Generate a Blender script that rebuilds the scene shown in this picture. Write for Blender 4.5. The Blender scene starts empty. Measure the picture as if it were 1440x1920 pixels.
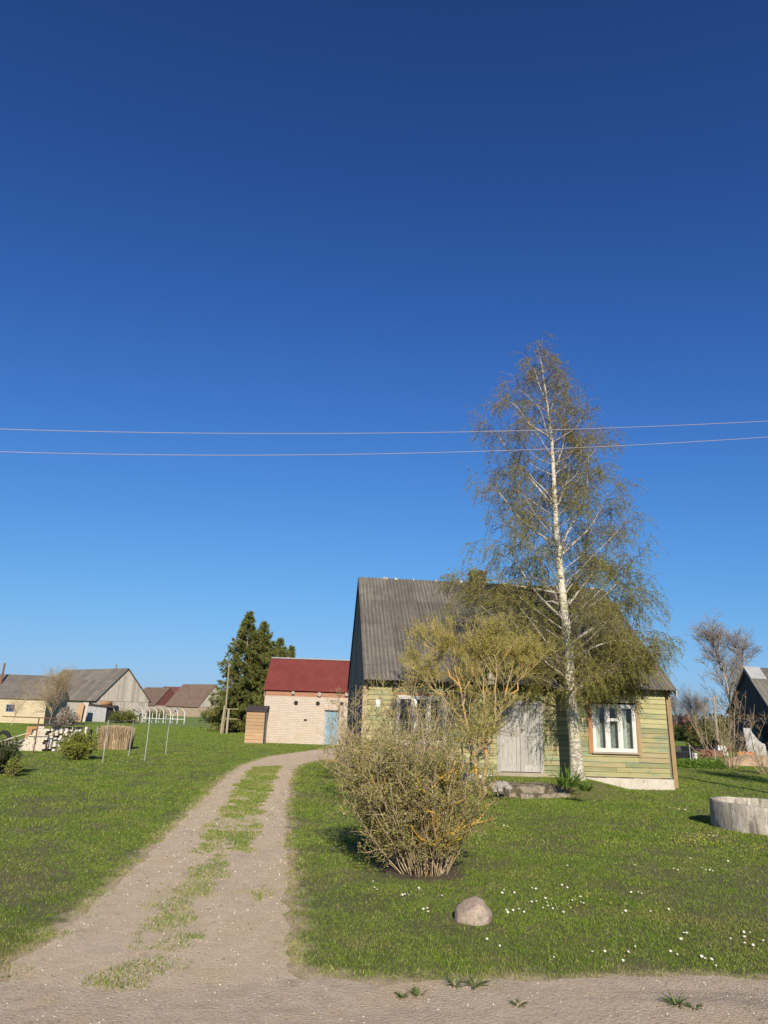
import bpy, bmesh, math, random
import numpy as np
from mathutils import Vector, Matrix
from mathutils.geometry import tessellate_polygon

random.seed(7)
rng = np.random.default_rng(11)
RAD = math.radians
sc = bpy.context.scene
COL = sc.collection

# ------------------------------------------------------------------ camera
FPX = 1331.0
PITCH, ROLL, CH = RAD(15.735), RAD(1.86), 2.0
_c, _s, _cr, _sr = math.cos(PITCH), math.sin(PITCH), math.cos(ROLL), math.sin(ROLL)
FW = Vector((0, _c, _s))
RT = Vector((_cr, -_sr * _s, _sr * _c))
UP = Vector((-_sr, -_cr * _s, _cr * _c))
CAM = Vector((0, 0, CH))


def ray(px, py):
    return FW + RT * ((px - 720) / FPX) + UP * ((960 - py) / FPX)


def gnd(px, py, z=0.0):
    d = ray(px, py)
    return CAM + d * ((z - CH) / d.z)


def at(px, py, Y):
    d = ray(px, py)
    return CAM + d * (Y / d.y)


cam_d = bpy.data.cameras.new('camera')
cam = bpy.data.objects.new('camera', cam_d)
COL.objects.link(cam)
m = Matrix((RT, UP, -FW)).transposed().to_4x4()
m.translation = CAM
cam.matrix_world = m
cam_d.sensor_width = 36
cam_d.lens = FPX / 1920 * 36
cam_d.clip_start = 0.1
cam_d.clip_end = 6000
sc.camera = cam

# ------------------------------------------------------------------ light
SUN_AZ, SUN_EL = RAD(-5.8), RAD(27.5)
sd = Vector((math.sin(SUN_AZ) * math.cos(SUN_EL), math.cos(SUN_AZ) * math.cos(SUN_EL), -math.sin(SUN_EL)))
sl = bpy.data.lights.new('sun', 'SUN')
sl.energy = 4.6
sl.angle = RAD(0.5)
sl.color = (1.0, 0.91, 0.77)
so = bpy.data.objects.new('sun', sl)
COL.objects.link(so)
so.rotation_euler = sd.to_track_quat('-Z', 'Y').to_euler()
so.location = (20, -60, 60)

w = bpy.data.worlds.new('World')
sc.world = w
w.use_nodes = True
nt = w.node_tree
bg = nt.nodes['Background']
sky = nt.nodes.new('ShaderNodeTexSky')
sky.sky_type = 'NISHITA'
sky.sun_disc = False
sky.sun_elevation = SUN_EL
sky.sun_rotation = RAD(174.2)
sky.air_density = 1.0
sky.dust_density = 0.4
sky.ozone_density = 6.0
sky.altitude = 100
# clear thin air: the sky model's own radiance with more contrast overhead and a capped glow at the horizon
EXPO = 0.6
SKY_K = 0.1 * 2 ** EXPO


def smath(op, a, b):
    nd = nt.nodes.new('ShaderNodeMath')
    nd.operation = op
    for v_, i in ((a, 0), (b, 1)):
        if isinstance(v_, (int, float)):
            nd.inputs[i].default_value = v_
        else:
            nt.links.new(v_, nd.inputs[i])
    return nd.outputs[0]


sep, cmb = nt.nodes.new('ShaderNodeSeparateColor'), nt.nodes.new('ShaderNodeCombineColor')
nt.links.new(sky.outputs[0], sep.inputs[0])
for ch_, (g_, a_, L_) in enumerate(((1.45, 0.0555, 0.62), (1.66, 0.069, 0.78), (1.97, 0.062, 1.08))):
    x_ = smath('MULTIPLY', smath('POWER', sep.outputs[ch_], g_), a_ / SKY_K)
    x_ = smath('DIVIDE', smath('MULTIPLY', x_, L_ / SKY_K), smath('ADD', x_, L_ / SKY_K))
    nt.links.new(x_, cmb.inputs[ch_])
nt.links.new(cmb.outputs[0], bg.inputs[0])
bg.inputs[1].default_value = 0.1
vs = sc.view_settings
vs.view_transform = 'Standard'
vs.look = 'None'
vs.gamma = 1.0
vs.exposure = EXPO
vs.use_curve_mapping = False
sc.cycles.max_bounces = 6
sc.cycles.transparent_max_bounces = 12


# ------------------------------------------------------------------ materials
class NT:
    def __init__(s, mat):
        mat.use_nodes = True
        s.t = mat.node_tree
        s.t.nodes.clear()

    def n(s, typ, **kw):
        nd = s.t.nodes.new('ShaderNode' + typ)
        for k, v in kw.items():
            setattr(nd, k, v)
        return nd

    def l(s, a, b):
        s.t.links.new(a, b)

    def mix(s, f, a, b, blend='MIX'):
        nd = s.n('Mix', data_type='RGBA', blend_type=blend)
        for v, i in ((f, 0), (a, 6), (b, 7)):
            if isinstance(v, (int, float)):
                nd.inputs[i].default_value = v
            elif isinstance(v, tuple):
                nd.inputs[i].default_value = (*v[:3], 1)
            else:
                s.l(v, nd.inputs[i])
        return nd.outputs[2]

    def math(s, op, a, b=0.0, clamp=False):
        nd = s.n('Math', operation=op, use_clamp=clamp)
        for v, i in ((a, 0), (b, 1)):
            if isinstance(v, (int, float)):
                nd.inputs[i].default_value = v
            else:
                s.l(v, nd.inputs[i])
        return nd.outputs[0]

    def vec(s, coords='Object', stretch=(1, 1, 1)):
        if coords == 'World':
            o = s.n('NewGeometry').outputs['Position']
        else:
            o = s.n('TexCoord').outputs['Object']
        mp = s.n('Mapping')
        mp.inputs['Scale'].default_value = stretch
        s.l(o, mp.inputs[0])
        return mp.outputs[0]

    def noise(s, vec, scale, detail=4, rough=0.6, dist=0.0):
        nd = s.n('TexNoise')
        nd.inputs['Scale'].default_value = scale
        nd.inputs['Detail'].default_value = detail
        nd.inputs['Roughness'].default_value = rough
        nd.inputs['Distortion'].default_value = dist
        s.l(vec, nd.inputs['Vector'])
        return nd.outputs['Fac']

    def step(s, v, lo, hi):
        nd = s.n('MapRange', interpolation_type='SMOOTHSTEP')
        s.l(v, nd.inputs[0])
        nd.inputs[1].default_value = lo
        nd.inputs[2].default_value = hi
        return nd.outputs[0]

    def attr(s, name='rnd'):
        return s.n('Attribute', attribute_name=name).outputs['Fac']


def mk(name, c1, c2, scale=6, stretch=(1, 1, 1), coords='Object', patches=(), rnd=0.0, rndcols=(), rough=0.85,
       bump=0.0, bscale=None, bdist=0.01, transl=0.0, spec=0.25, metal=0.0, hook=None):
    mt = bpy.data.materials.new(name)
    t = NT(mt)
    v = t.vec(coords, stretch)
    f = t.step(t.noise(v, scale, 6, 0.65), 0.3, 0.7)
    col = t.mix(f, c1, c2)
    if rndcols:
        a = t.attr()
        for c, lo, hi, amt in rndcols:
            inn = t.math('MULTIPLY', t.math('GREATER_THAN', a, lo), t.math('LESS_THAN', a, hi))
            col = t.mix(t.math('MULTIPLY', inn, amt), col, c)
    for c, s_, lo, hi, amt in patches:
        st = stretch
        if isinstance(s_, tuple):
            s_, st = s_
        vv = t.vec(coords, st)
        col = t.mix(t.math('MULTIPLY', t.step(t.noise(vv, s_, 5, 0.6, 0.3), lo, hi), amt), col, c)
    if hook:
        col = hook(t, col)
    if rnd:
        k = t.math('ADD', t.math('MULTIPLY', t.attr('rnd'), 2 * rnd), 1 - rnd)
        cmb = t.n('CombineColor')
        for i in range(3):
            t.l(k, cmb.inputs[i])
        col = t.mix(1.0, col, cmb.outputs[0], 'MULTIPLY')
    bs = t.n('BsdfPrincipled')
    t.l(col, bs.inputs['Base Color'])
    bs.inputs['Roughness'].default_value = rough
    bs.inputs['Specular IOR Level'].default_value = spec
    bs.inputs['Metallic'].default_value = metal
    sh = bs.outputs[0]
    if bump:
        b = t.n('Bump')
        b.inputs['Strength'].default_value = bump
        b.inputs['Distance'].default_value = bdist
        t.l(t.noise(v, bscale or scale * 3, 5, 0.7), b.inputs['Height'])
        t.l(b.outputs[0], bs.inputs['Normal'])
    if transl:
        tr = t.n('BsdfTranslucent')
        t.l(col, tr.inputs[0])
        ms = t.n('MixShader')
        ms.inputs[0].default_value = transl
        t.l(sh, ms.inputs[1])
        t.l(tr.outputs[0], ms.inputs[2])
        sh = ms.outputs[0]
    out = t.n('OutputMaterial')
    t.l(sh, out.inputs[0])
    return mt


def brick_mat(name, c1, c2, mortar, bw=0.26, bh=0.09, axis='XZ', mort=0.012, patches=(), bump=0.4):
    mt = bpy.data.materials.new(name)
    t = NT(mt)
    o = t.n('TexCoord').outputs['Object']
    sx = t.n('SeparateXYZ')
    t.l(o, sx.inputs[0])
    cb = t.n('CombineXYZ')
    t.l(t.math('ADD', sx.outputs[0], sx.outputs[1]), cb.inputs[0])
    t.l(sx.outputs[2], cb.inputs[1])
    br = t.n('TexBrick')
    t.l(cb.outputs[0], br.inputs['Vector'])
    br.inputs['Color1'].default_value = (*c1, 1)
    br.inputs['Color2'].default_value = (*c2, 1)
    br.inputs['Mortar'].default_value = (*mortar, 1)
    br.inputs['Scale'].default_value = 1.0
    br.inputs['Mortar Size'].default_value = mort
    br.inputs['Brick Width'].default_value = bw
    br.inputs['Row Height'].default_value = bh
    br.inputs['Bias'].default_value = -0.1
    col = br.outputs[0]
    v = t.vec()
    col = t.mix(t.math('MULTIPLY', t.noise(v, 14, 5), 0.35), col, tuple(x * 0.6 for x in c1))
    for c, s_, lo, hi, amt in patches:
        col = t.mix(t.math('MULTIPLY', t.step(t.noise(v, s_, 5), lo, hi), amt), col, c)
    bs = t.n('BsdfPrincipled')
    bs.inputs['Roughness'].default_value = 0.9
    bs.inputs['Specular IOR Level'].default_value = 0.15
    t.l(col, bs.inputs['Base Color'])
    b = t.n('Bump')
    b.inputs['Strength'].default_value = bump
    b.inputs['Distance'].default_value = 0.01
    t.l(t.math('SUBTRACT', 1.0, br.outputs[1]), b.inputs['Height'])
    t.l(b.outputs[0], bs.inputs['Normal'])
    out = t.n('OutputMaterial')
    t.l(bs.outputs[0], out.inputs[0])
    return mt


def glass_mat(name):
    mt = bpy.data.materials.new(name)
    t = NT(mt)
    tr = t.n('BsdfTransparent')
    tr.inputs[0].default_value = (0.86, 0.9, 0.9, 1)
    gl = t.n('BsdfGlossy')
    gl.inputs['Roughness'].default_value = 0.03
    fr = t.n('Fresnel')
    fr.inputs[0].default_value = 1.5
    ms = t.n('MixShader')
    t.l(fr.outputs[0], ms.inputs[0])
    t.l(tr.outputs[0], ms.inputs[1])
    t.l(gl.outputs[0], ms.inputs[2])
    out = t.n('OutputMaterial')
    t.l(ms.outputs[0], out.inputs[0])
    return mt


MT = {}
BUSH_SOIL = gnd(785, 1632)        # dug earth round the foot of the big bush


def ground_hook(t, col):
    # bare soil beside the track, turf elsewhere, closed meadow further out
    ln = t.n('VectorMath', operation='LENGTH')
    t.l(t.n('NewGeometry').outputs['Position'], ln.inputs[0])
    v = t.vec('World')
    bare = t.math('ADD', t.attr('bare'), t.math('MULTIPLY', t.math('SUBTRACT', t.noise(v, 3.5, 5), 0.5), 0.9))
    soil = t.mix(t.step(t.noise(v, 5, 5), .35, .65), (0.52, 0.4, 0.265), (0.38, 0.285, 0.17))
    col = t.mix(t.step(bare, 0.16, 0.48), col, soil)
    g = t.mix(t.step(t.noise(v, 0.6, 5), 0.35, 0.65), (0.125, 0.195, 0.035), (0.185, 0.22, 0.05))
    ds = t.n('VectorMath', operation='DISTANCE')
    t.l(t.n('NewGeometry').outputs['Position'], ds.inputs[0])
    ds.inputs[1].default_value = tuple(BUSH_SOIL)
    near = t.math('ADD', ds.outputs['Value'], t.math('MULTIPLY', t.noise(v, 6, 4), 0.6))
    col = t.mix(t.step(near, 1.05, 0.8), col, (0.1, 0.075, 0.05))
    return t.mix(t.step(ln.outputs['Value'], 30, 70), col, g)


MT['ground'] = mk('ground', (0.125, 0.12, 0.042), (0.19, 0.16, 0.075), 2.2, coords='World',
                  patches=[((0.09, 0.12, 0.025), 1.1, 0.45, 0.65, 0.7), ((0.08, 0.1, 0.02), 9.0, 0.5, 0.66, 0.6), ((0.27, 0.21, 0.12), 2.7, 0.6, 0.7, 0.6),
                           ((0.08, 0.065, 0.035), 26, 0.5, 0.65, 0.6)], bump=0.9, bscale=40, bdist=0.03, hook=ground_hook)
_grav = [((0.33, 0.275, 0.22), 0.9, 0.55, 0.75, 0.5), ((0.58, 0.43, 0.26), 1.3, 0.5, 0.68, 0.65),
         ((0.27, 0.215, 0.16), 38, 0.56, 0.66, 0.55), ((0.7, 0.6, 0.48), 55, 0.58, 0.68, 0.6),
         ((0.3, 0.215, 0.12), 4, 0.58, 0.72, 0.45), ((0.55, 0.31, 0.21), 2.1, 0.64, 0.72, 0.4)]
MT['gravel'] = mk('gravel', (0.54, 0.415, 0.28), (0.63, 0.495, 0.345), 5, coords='World', patches=_grav, bump=0.9,
                  bscale=45, bdist=0.03)
MT['road'] = mk('road', (0.48, 0.37, 0.255), (0.58, 0.455, 0.325), 5, coords='World', patches=_grav + [
    ((0.26, 0.22, 0.185), (0.8, (0.4, 2.4, 1)), 0.52, 0.7, 0.6), ((0.56, 0.52, 0.47), (26, (1, 1, 1)), 0.6, 0.68, 0.5)], bump=1.0, bscale=42, bdist=0.03)
MT['grass'] = mk('grass', (0.14, 0.235, 0.026), (0.215, 0.285, 0.04), 1.1, coords='World',
                 patches=[((0.3, 0.265, 0.085), 0.4, 0.52, 0.68, 0.6), ((0.27, 0.22, 0.1), 2.2, 0.55, 0.68, 0.55),
                          ((0.1, 0.205, 0.02), 0.8, 0.5, 0.66, 0.6), ((0.075, 0.12, 0.02), 11, 0.52, 0.64, 0.6), ((0.33, 0.37, 0.07), 7, 0.6, 0.7, 0.5), ((0.32, 0.22, 0.12), 15, 0.62, 0.7, 0.55)],
                 rnd=0.3, rndcols=[((0.4, 0.33, 0.16), 0.93, 1.1, 0.7), ((0.25, 0.33, 0.06), 0.0, 0.12, 0.6)],
                 rough=0.75, transl=0.35, spec=0.12)
MT['weed'] = mk('dusty_weed_leaf', (0.11, 0.155, 0.04), (0.17, 0.2, 0.06), 12, rnd=0.35, transl=0.3)


def green_hook(t, col):
    # weathered board ends and grey streaks, per plank piece
    v = t.vec('Object', (0.6, 1, 14))
    return t.mix(t.math('MULTIPLY', t.step(t.noise(v, 5, 6, 0.7), 0.45, 0.75), 0.45), col, (0.36, 0.31, 0.2))


MT['green_planks'] = mk('faded_green_planks', (0.3, 0.262, 0.122), (0.25, 0.236, 0.105), 3, (0.4, 1, 6),
                        patches=[((0.14, 0.195, 0.12), (1.6, (0.5, 1, 3)), 0.5, 0.62, 0.75),
                                 ((0.322, 0.304, 0.186), (2.2, (0.35, 1, 5)), 0.5, 0.7, 0.6),
                                 ((0.0992, 0.0868, 0.0372), (9, (0.7, 1, 1.5)), 0.62, 0.74, 0.8), ((0.2, 0.17, 0.12), (3, (.6, 1, 9)), .54, .7, .6)],
                        rnd=0.16, rndcols=[((0.174, 0.205, 0.093), 0.0, 0.2, 0.55), ((0.32, 0.24, 0.13), 0.2, 0.42, 0.6),
                                           ((0.31, 0.291, 0.149), 0.8, 1.1, 0.5)],
                        rough=0.8, bump=0.35, bscale=9, hook=green_hook)
MT['grey_planks'] = mk('weathered_grey_planks', (0.3, 0.268, 0.226), (0.4, 0.36, 0.305), 4, (6, 6, 0.5),
                       patches=[((0.144, 0.13, 0.108), (5, (5, 5, 0.35)), 0.55, 0.72, 0.6)], rnd=0.2, bump=0.4, bscale=10)
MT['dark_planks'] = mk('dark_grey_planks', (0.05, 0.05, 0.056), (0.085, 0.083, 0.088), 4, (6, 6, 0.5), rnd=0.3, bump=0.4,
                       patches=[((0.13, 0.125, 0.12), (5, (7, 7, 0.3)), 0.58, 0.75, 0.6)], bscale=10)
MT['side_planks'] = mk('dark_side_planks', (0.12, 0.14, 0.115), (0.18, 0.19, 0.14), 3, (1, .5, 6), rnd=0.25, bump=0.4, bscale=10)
MT['tan_board'] = mk('tan_corner_board', (0.247, 0.165, 0.0788), (0.315, 0.225, 0.12), 4, (6, 6, 0.5), bump=0.3, rnd=0.12)
MT['pale_board'] = mk('pale_corner_board', (0.331, 0.259, 0.158), (0.396, 0.324, 0.216), 4, (6, 6, 0.5), bump=0.3, rnd=0.12)
MT['orange_board'] = mk('rust_brown_board', (0.27, 0.128, 0.0525), (0.338, 0.188, 0.09), 4, (4, 4, 1), bump=0.3)
MT['white_paint'] = mk('old_white_paint', (0.475, 0.462, 0.422), (0.528, 0.521, 0.488), 6, patches=[((0.277, 0.238, 0.178), 26, 0.6, 0.7, 0.7)],
                       rough=0.6, bump=0.25, bscale=30, bdist=0.004)
MT['door_paint'] = mk('peeling_door_paint', (0.29, 0.275, 0.242), (0.339, 0.329, 0.305), 5, (6, 6, 0.6),
                      patches=[((0.165, 0.14, 0.106), (7, (4, 4, 0.7)), 0.5, 0.7, 0.75), ((0.106, 0.0874, 0.0629), (16, (3, 3, .8)), 0.63, 0.72, 0.6)],
                      rnd=0.12, rough=0.8, bump=0.3)
MT['sill_wood'] = mk('grey_sill_wood', (0.24, 0.2, 0.15), (0.35, 0.3, 0.23), 4, (0.5, 4, 4), bump=0.4)
MT['whitewash'] = mk('whitewashed_foundation', (0.475, 0.436, 0.37), (0.409, 0.363, 0.297), 5, patches=[((0.264, 0.224, 0.172), 9, 0.56, 0.7, 0.7)],
                     bump=0.8, bscale=14, bdist=0.03)
MT['fieldstone'] = mk('fieldstone', (0.325, 0.286, 0.24), (0.429, 0.403, 0.358), 5, rnd=0.25, bump=0.6)
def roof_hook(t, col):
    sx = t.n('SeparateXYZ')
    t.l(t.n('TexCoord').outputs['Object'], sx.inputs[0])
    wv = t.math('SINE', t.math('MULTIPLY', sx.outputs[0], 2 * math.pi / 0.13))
    col = t.mix(t.math('MULTIPLY', t.step(wv, 0.25, -0.9), 0.62), col, (0.055, 0.05, 0.043))   # valleys darkened in the colour to stand in for weak corrugation shading
    v = t.vec('Object', (7.0, 0.3, 0.25))
    return t.mix(t.math('MULTIPLY', t.step(t.noise(v, 3, 4, 0.7), 0.5, 0.68), 0.5), col, (0.24, 0.215, 0.18))
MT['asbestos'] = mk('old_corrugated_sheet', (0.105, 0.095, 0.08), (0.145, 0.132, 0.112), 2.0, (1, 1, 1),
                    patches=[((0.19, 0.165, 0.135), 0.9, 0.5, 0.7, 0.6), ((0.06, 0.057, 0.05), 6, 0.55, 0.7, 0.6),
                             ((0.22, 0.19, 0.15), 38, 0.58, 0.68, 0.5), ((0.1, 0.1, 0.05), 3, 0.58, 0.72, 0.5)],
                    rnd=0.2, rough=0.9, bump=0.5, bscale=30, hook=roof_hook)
MT['barn_roof'] = mk('grey_brown_roof_sheets', (0.105, 0.095, 0.084), (0.145, 0.13, 0.112), 1.5,
                     patches=[((0.17, 0.125, 0.085), 0.7, 0.5, 0.7, 0.6), ((0.07, 0.065, 0.06), (4, (2, 2, .5)), 0.5, 0.7, 0.6)], rnd=0.16, bump=0.3)
MT['brown_roof'] = mk('brown_roof', (0.125, 0.085, 0.063), (0.165, 0.115, 0.085), 1, patches=[((0.09, 0.07, 0.06), 3, .5, .7, .6)], rnd=0.12)
MT['red_roof'] = mk('red_roof_metal', (0.15, 0.034, 0.028), (0.18, 0.045, 0.037), 1.2, patches=[((0.16, 0.06, 0.05), (2, (3, 1, .3)), .55, .7, .5)], rough=0.55, spec=0.3)
MT['maroon_roof'] = mk('maroon_roof', (0.1, 0.035, 0.035), (0.13, 0.05, 0.045), 2, rnd=0.05)
MT['black_wood'] = mk('blackened_wood', (0.018, 0.016, 0.015), (0.035, 0.03, 0.026), 5)
MT['dark_inside'] = mk('dark_opening', (0.012, 0.012, 0.013), (0.02, 0.02, 0.02), 5)
MT['white_brick'] = brick_mat('white_silicate_brick', (0.46, 0.395, 0.32), (0.53, 0.47, 0.395), (0.26, 0.17, 0.12), 0.27, 0.1,
                              mort=0.009, patches=[((0.4, 0.33, 0.21), 0.7, 0.5, 0.7, 0.5), ((0.3, 0.25, 0.18), 1.6, .58, .72, .5), ((0.5, 0.33, 0.24), 2.5, .58, .7, .4)])
MT['red_brick'] = brick_mat('red_brick', (0.294, 0.112, 0.056), (0.35, 0.168, 0.091), (0.35, 0.266, 0.196), 0.26, 0.08)
MT['yellow_brick'] = brick_mat('yellow_brick', (0.46, 0.385, 0.26), (0.52, 0.44, 0.3), (0.33, 0.26, 0.16), 0.5, 0.2, mort=0.012)
MT['stone_wall'] = brick_mat('rough_pink_stone', (0.372, 0.285, 0.205), (0.31, 0.223, 0.174), (0.347, 0.279, 0.198), 0.6, 0.35, mort=0.03)
MT['chimney_brick'] = brick_mat('mossy_chimney_brick', (0.16, 0.13, 0.1), (0.2, 0.17, 0.135), (0.2, 0.18, 0.15), 0.24, 0.08,
                                patches=[((0.04, 0.04, 0.016), 5, 0.42, 0.58, 0.9)])
MT['blue_door'] = mk('faded_blue_planks', (0.165, 0.262, 0.315), (0.225, 0.315, 0.36), 4, (5, 5, 0.5), patches=[((0.315, 0.323, 0.27), (6, (6, 6, .5)), 0.55, 0.7, 0.6)], rnd=0.15, bump=0.3)
MT['fresh_wood'] = mk('bare_pine_boards', (0.3, 0.188, 0.0975), (0.375, 0.255, 0.15), 4, (0.5, 0.5, 7), patches=[((0.188, 0.112, 0.06), (5, (1, 1, 4)), 0.58, 0.7, 0.6)], rnd=0.18, bump=0.3)
MT['dark_felt'] = mk('dark_roof_felt', (0.045, 0.035, 0.032), (0.07, 0.05, 0.045), 5, rough=0.9)
MT['blue_plastic'] = mk('blue_plastic', (0.1, 0.13, 0.28), (0.14, 0.17, 0.33), 3, rough=0.5)
MT['concrete'] = mk('weathered_concrete', (0.27, 0.235, 0.185), (0.38, 0.34, 0.275), 3, (1, 1, 0.6),
                    patches=[((0.5, 0.46, 0.4), (5, (2, 2, 0.6)), 0.52, 0.62, 0.75), ((0.1, 0.09, 0.075), (3.5, (2.4, 2.4, 0.4)), 0.54, 0.66, 0.75),
                             ((0.15, 0.14, 0.12), 22, 0.56, 0.66, 0.7), ((0.3, 0.22, 0.12), 1.7, .6, .72, .5)], bump=0.9, bscale=20, bdist=0.02)
MT['mossy_slab'] = mk('mossy_concrete_slab', (0.2, 0.165, 0.12), (0.29, 0.245, 0.185), 4,
                      patches=[((0.06, 0.05, 0.02), 3.4, 0.5, 0.6, 0.9), ((0.12, 0.105, 0.08), 14, 0.52, 0.66, 0.6)], bump=0.9, bscale=16, bdist=0.03)
MT['granite'] = mk('pink_granite', (0.27, 0.205, 0.155), (0.36, 0.285, 0.22), 6,
                   patches=[((0.1, 0.08, 0.065), 40, 0.56, 0.66, 0.7), ((0.42, 0.33, 0.26), 28, 0.57, 0.68, 0.6), ((0.25, 0.24, 0.18), 4, 0.52, 0.66, 0.6), ((0.12, 0.1, 0.075), 5, 0.56, 0.68, 0.6)],
                   bump=1.0, bscale=16, bdist=0.02)
MT['galv'] = mk('galvanised_pipe', (0.26, 0.26, 0.24), (0.34, 0.34, 0.31), 6, rough=0.5, spec=0.5)
MT['rust'] = mk('rusty_iron', (0.12, 0.06, 0.04), (0.2, 0.1, 0.06), 12, rough=0.8)
MT['wire'] = mk('pale_wire', (0.3, 0.26, 0.28), (0.36, 0.31, 0.33), 5, rough=0.6)
MT['pole_wood'] = mk('pole_wood', (0.24, 0.195, 0.11), (0.32, 0.265, 0.16), 3, (5, 5, 0.5), bump=0.3)
MT['grey_pole'] = mk('grey_pole_wood', (0.25, 0.21, 0.17), (0.33, 0.28, 0.22), 3, (5, 5, 0.5), bump=0.3)
MT['white_plastic'] = mk('white_plastic', (0.504, 0.504, 0.49), (0.56, 0.56, 0.546), 3, rough=0.5)
MT['pale_brick'] = mk('pale_loose_brick', (0.462, 0.392, 0.294), (0.518, 0.462, 0.378), 20, patches=[((0.434, 0.294, 0.154), 2.2, 0.55, 0.7, 0.5)], rnd=0.15)
MT['grey_brick'] = mk('grey_loose_brick', (0.4, 0.38, 0.36), (0.6, 0.57, 0.52), 9)
MT['sand'] = mk('sand_heap', (0.4, 0.272, 0.16), (0.48, 0.344, 0.216), 3, coords='World', bump=0.6, bscale=14, bdist=0.05)
MT['soil'] = mk('soil', (0.1, 0.075, 0.055), (0.17, 0.13, 0.1), 7, coords='World', bump=0.8, bdist=0.03)
MT['tarp'] = mk('black_tarp', (0.012, 0.012, 0.014), (0.022, 0.022, 0.024), 5, rough=0.6)
MT['clay'] = mk('orange_clay', (0.5, 0.2, 0.08), (0.58, 0.27, 0.12), 5, rnd=0.2)
MT['curtain'] = mk('lace_curtain', (0.5, 0.5, 0.46), (0.62, 0.61, 0.56), 22, (1, 1, 1), patches=[((0.12, 0.13, 0.13), 40, 0.5, 0.58, 0.8)], transl=0.3)
MT['drape'] = mk('white_drape', (0.66, 0.64, 0.58), (0.72, 0.7, 0.64), 6)
MT['glass'] = glass_mat('window_glass')


def birch_hook(t, col):
    sx = t.n('SeparateXYZ')
    t.l(t.n('TexCoord').outputs['Object'], sx.inputs[0])
    low = t.step(sx.outputs[2], 4.6, 0.9)
    v = t.vec('Object', (1, 1, 2.2))
    r = t.mix(t.step(t.noise(v, 9, 5, 0.7), 0.42, 0.6), (0.14, 0.12, 0.1), (0.5, 0.45, 0.37))
    col = t.mix(t.math('MULTIPLY', low, 0.85), col, r)
    lic = t.math('MULTIPLY', t.step(t.noise(t.vec(), 4, 4), 0.46, 0.62), t.step(sx.outputs[2], 9.0, 6.0))
    return t.mix(t.math('MULTIPLY', lic, 0.45), col, (0.5, 0.47, 0.25))


MT['birch_bark'] = mk('birch_bark', (0.44, 0.4, 0.33), (0.55, 0.51, 0.44), 5, (1, 1, 3),
                      patches=[((0.07, 0.06, 0.05), (5, (1, 1, 3.5)), 0.58, 0.64, 0.9), ((0.1, 0.09, 0.08), (16, (0.5, 0.5, 5)), 0.62, 0.68, 0.8)],
                      bump=0.5, bscale=12, bdist=0.02, hook=birch_hook)
MT['birch_limb'] = mk('birch_limb_bark', (0.34, 0.3, 0.25), (0.46, 0.42, 0.36), 5, patches=[((0.16, 0.13, 0.1), 7, 0.55, 0.65, 0.7)])
MT['birch_twig'] = mk('birch_twig', (0.15, 0.115, 0.055), (0.21, 0.165, 0.085), 3)


def birch_leaf_hook(t, col):
    sx = t.n('SeparateXYZ')
    t.l(t.n('TexCoord').outputs['Object'], sx.inputs[0])
    return t.mix(t.math('MULTIPLY', t.step(sx.outputs[2], 5.0, 12.0), 0.72), col, (0.25, 0.205, 0.07))


MT['birch_leaf'] = mk('birch_leaf', (0.195, 0.22, 0.035), (0.27, 0.275, 0.05), 1.2, rnd=0.35, rough=0.6, transl=0.35,
                      rndcols=[((0.2, 0.14, 0.06), 0.8, 1.1, 0.8)], hook=birch_leaf_hook)
MT['bark_lichen'] = mk('lichen_bark', (0.24, 0.175, 0.115), (0.33, 0.25, 0.16), 6, patches=[((0.5, 0.27, 0.04), 3.2, 0.47, 0.6, 0.8), ((0.1, 0.08, 0.06), 9, 0.6, 0.7, 0.7)], bump=0.4)
MT['twig_lichen'] = mk('lichen_twig', (0.33, 0.26, 0.12), (0.42, 0.33, 0.15), 6, patches=[((0.5, 0.3, 0.04), 1.6, 0.55, 0.68, 0.6)])
MT['bud_leaf'] = mk('yellow_green_bud_leaf', (0.3, 0.31, 0.045), (0.4, 0.38, 0.065), 1.5, rnd=0.3, rough=0.6, transl=0.35, rndcols=[((0.3, 0.2, 0.05), 0.8, 1.1, 0.7)])
MT['bush_stem'] = mk('grey_brown_stem', (0.3, 0.225, 0.14), (0.42, 0.325, 0.205), 5, rnd=0.3, patches=[((0.5, 0.28, 0.04), 2.2, 0.6, 0.68, 0.8)])
MT['bush_leaf'] = mk('olive_bush_leaf', (0.18, 0.19, 0.035), (0.26, 0.25, 0.055), 2, rnd=0.35, rough=0.55, transl=0.3,
                     rndcols=[((0.3, 0.235, 0.1), 0.72, 1.1, 0.75), ((0.22, 0.26, 0.06), 0.0, 0.16, 0.7)])
MT['orange_lichen'] = mk('orange_lichen_stem', (0.52, 0.28, 0.03), (0.6, 0.36, 0.05), 8)
MT['spruce'] = mk('spruce_needles', (0.11, 0.14, 0.034), (0.18, 0.185, 0.048), 0.8, rnd=0.45, rough=0.6, transl=0.15,
                  rndcols=[((0.2, 0.16, 0.05), 0.85, 1.1, 0.7)])
MT['brown_bark'] = mk('brown_bark', (0.13, 0.1, 0.08), (0.2, 0.16, 0.13), 4, bump=0.4)
MT['bare_bark'] = mk('bare_tree_bark', (0.3, 0.25, 0.2), (0.4, 0.34, 0.27), 3)
MT['bare_twig'] = mk('bare_twig', (0.22, 0.185, 0.155), (0.29, 0.245, 0.205), 1)
MT['tan_twig'] = mk('tan_twig', (0.33, 0.24, 0.15), (0.4, 0.3, 0.19), 1)
MT['juniper'] = mk('juniper_green', (0.15, 0.18, 0.026), (0.23, 0.24, 0.038), 1.5, rnd=0.4, transl=0.2)
MT['hedge'] = mk('hedge_green', (0.09, 0.11, 0.022), (0.14, 0.15, 0.03), 1, rnd=0.4, transl=0.2)
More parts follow.
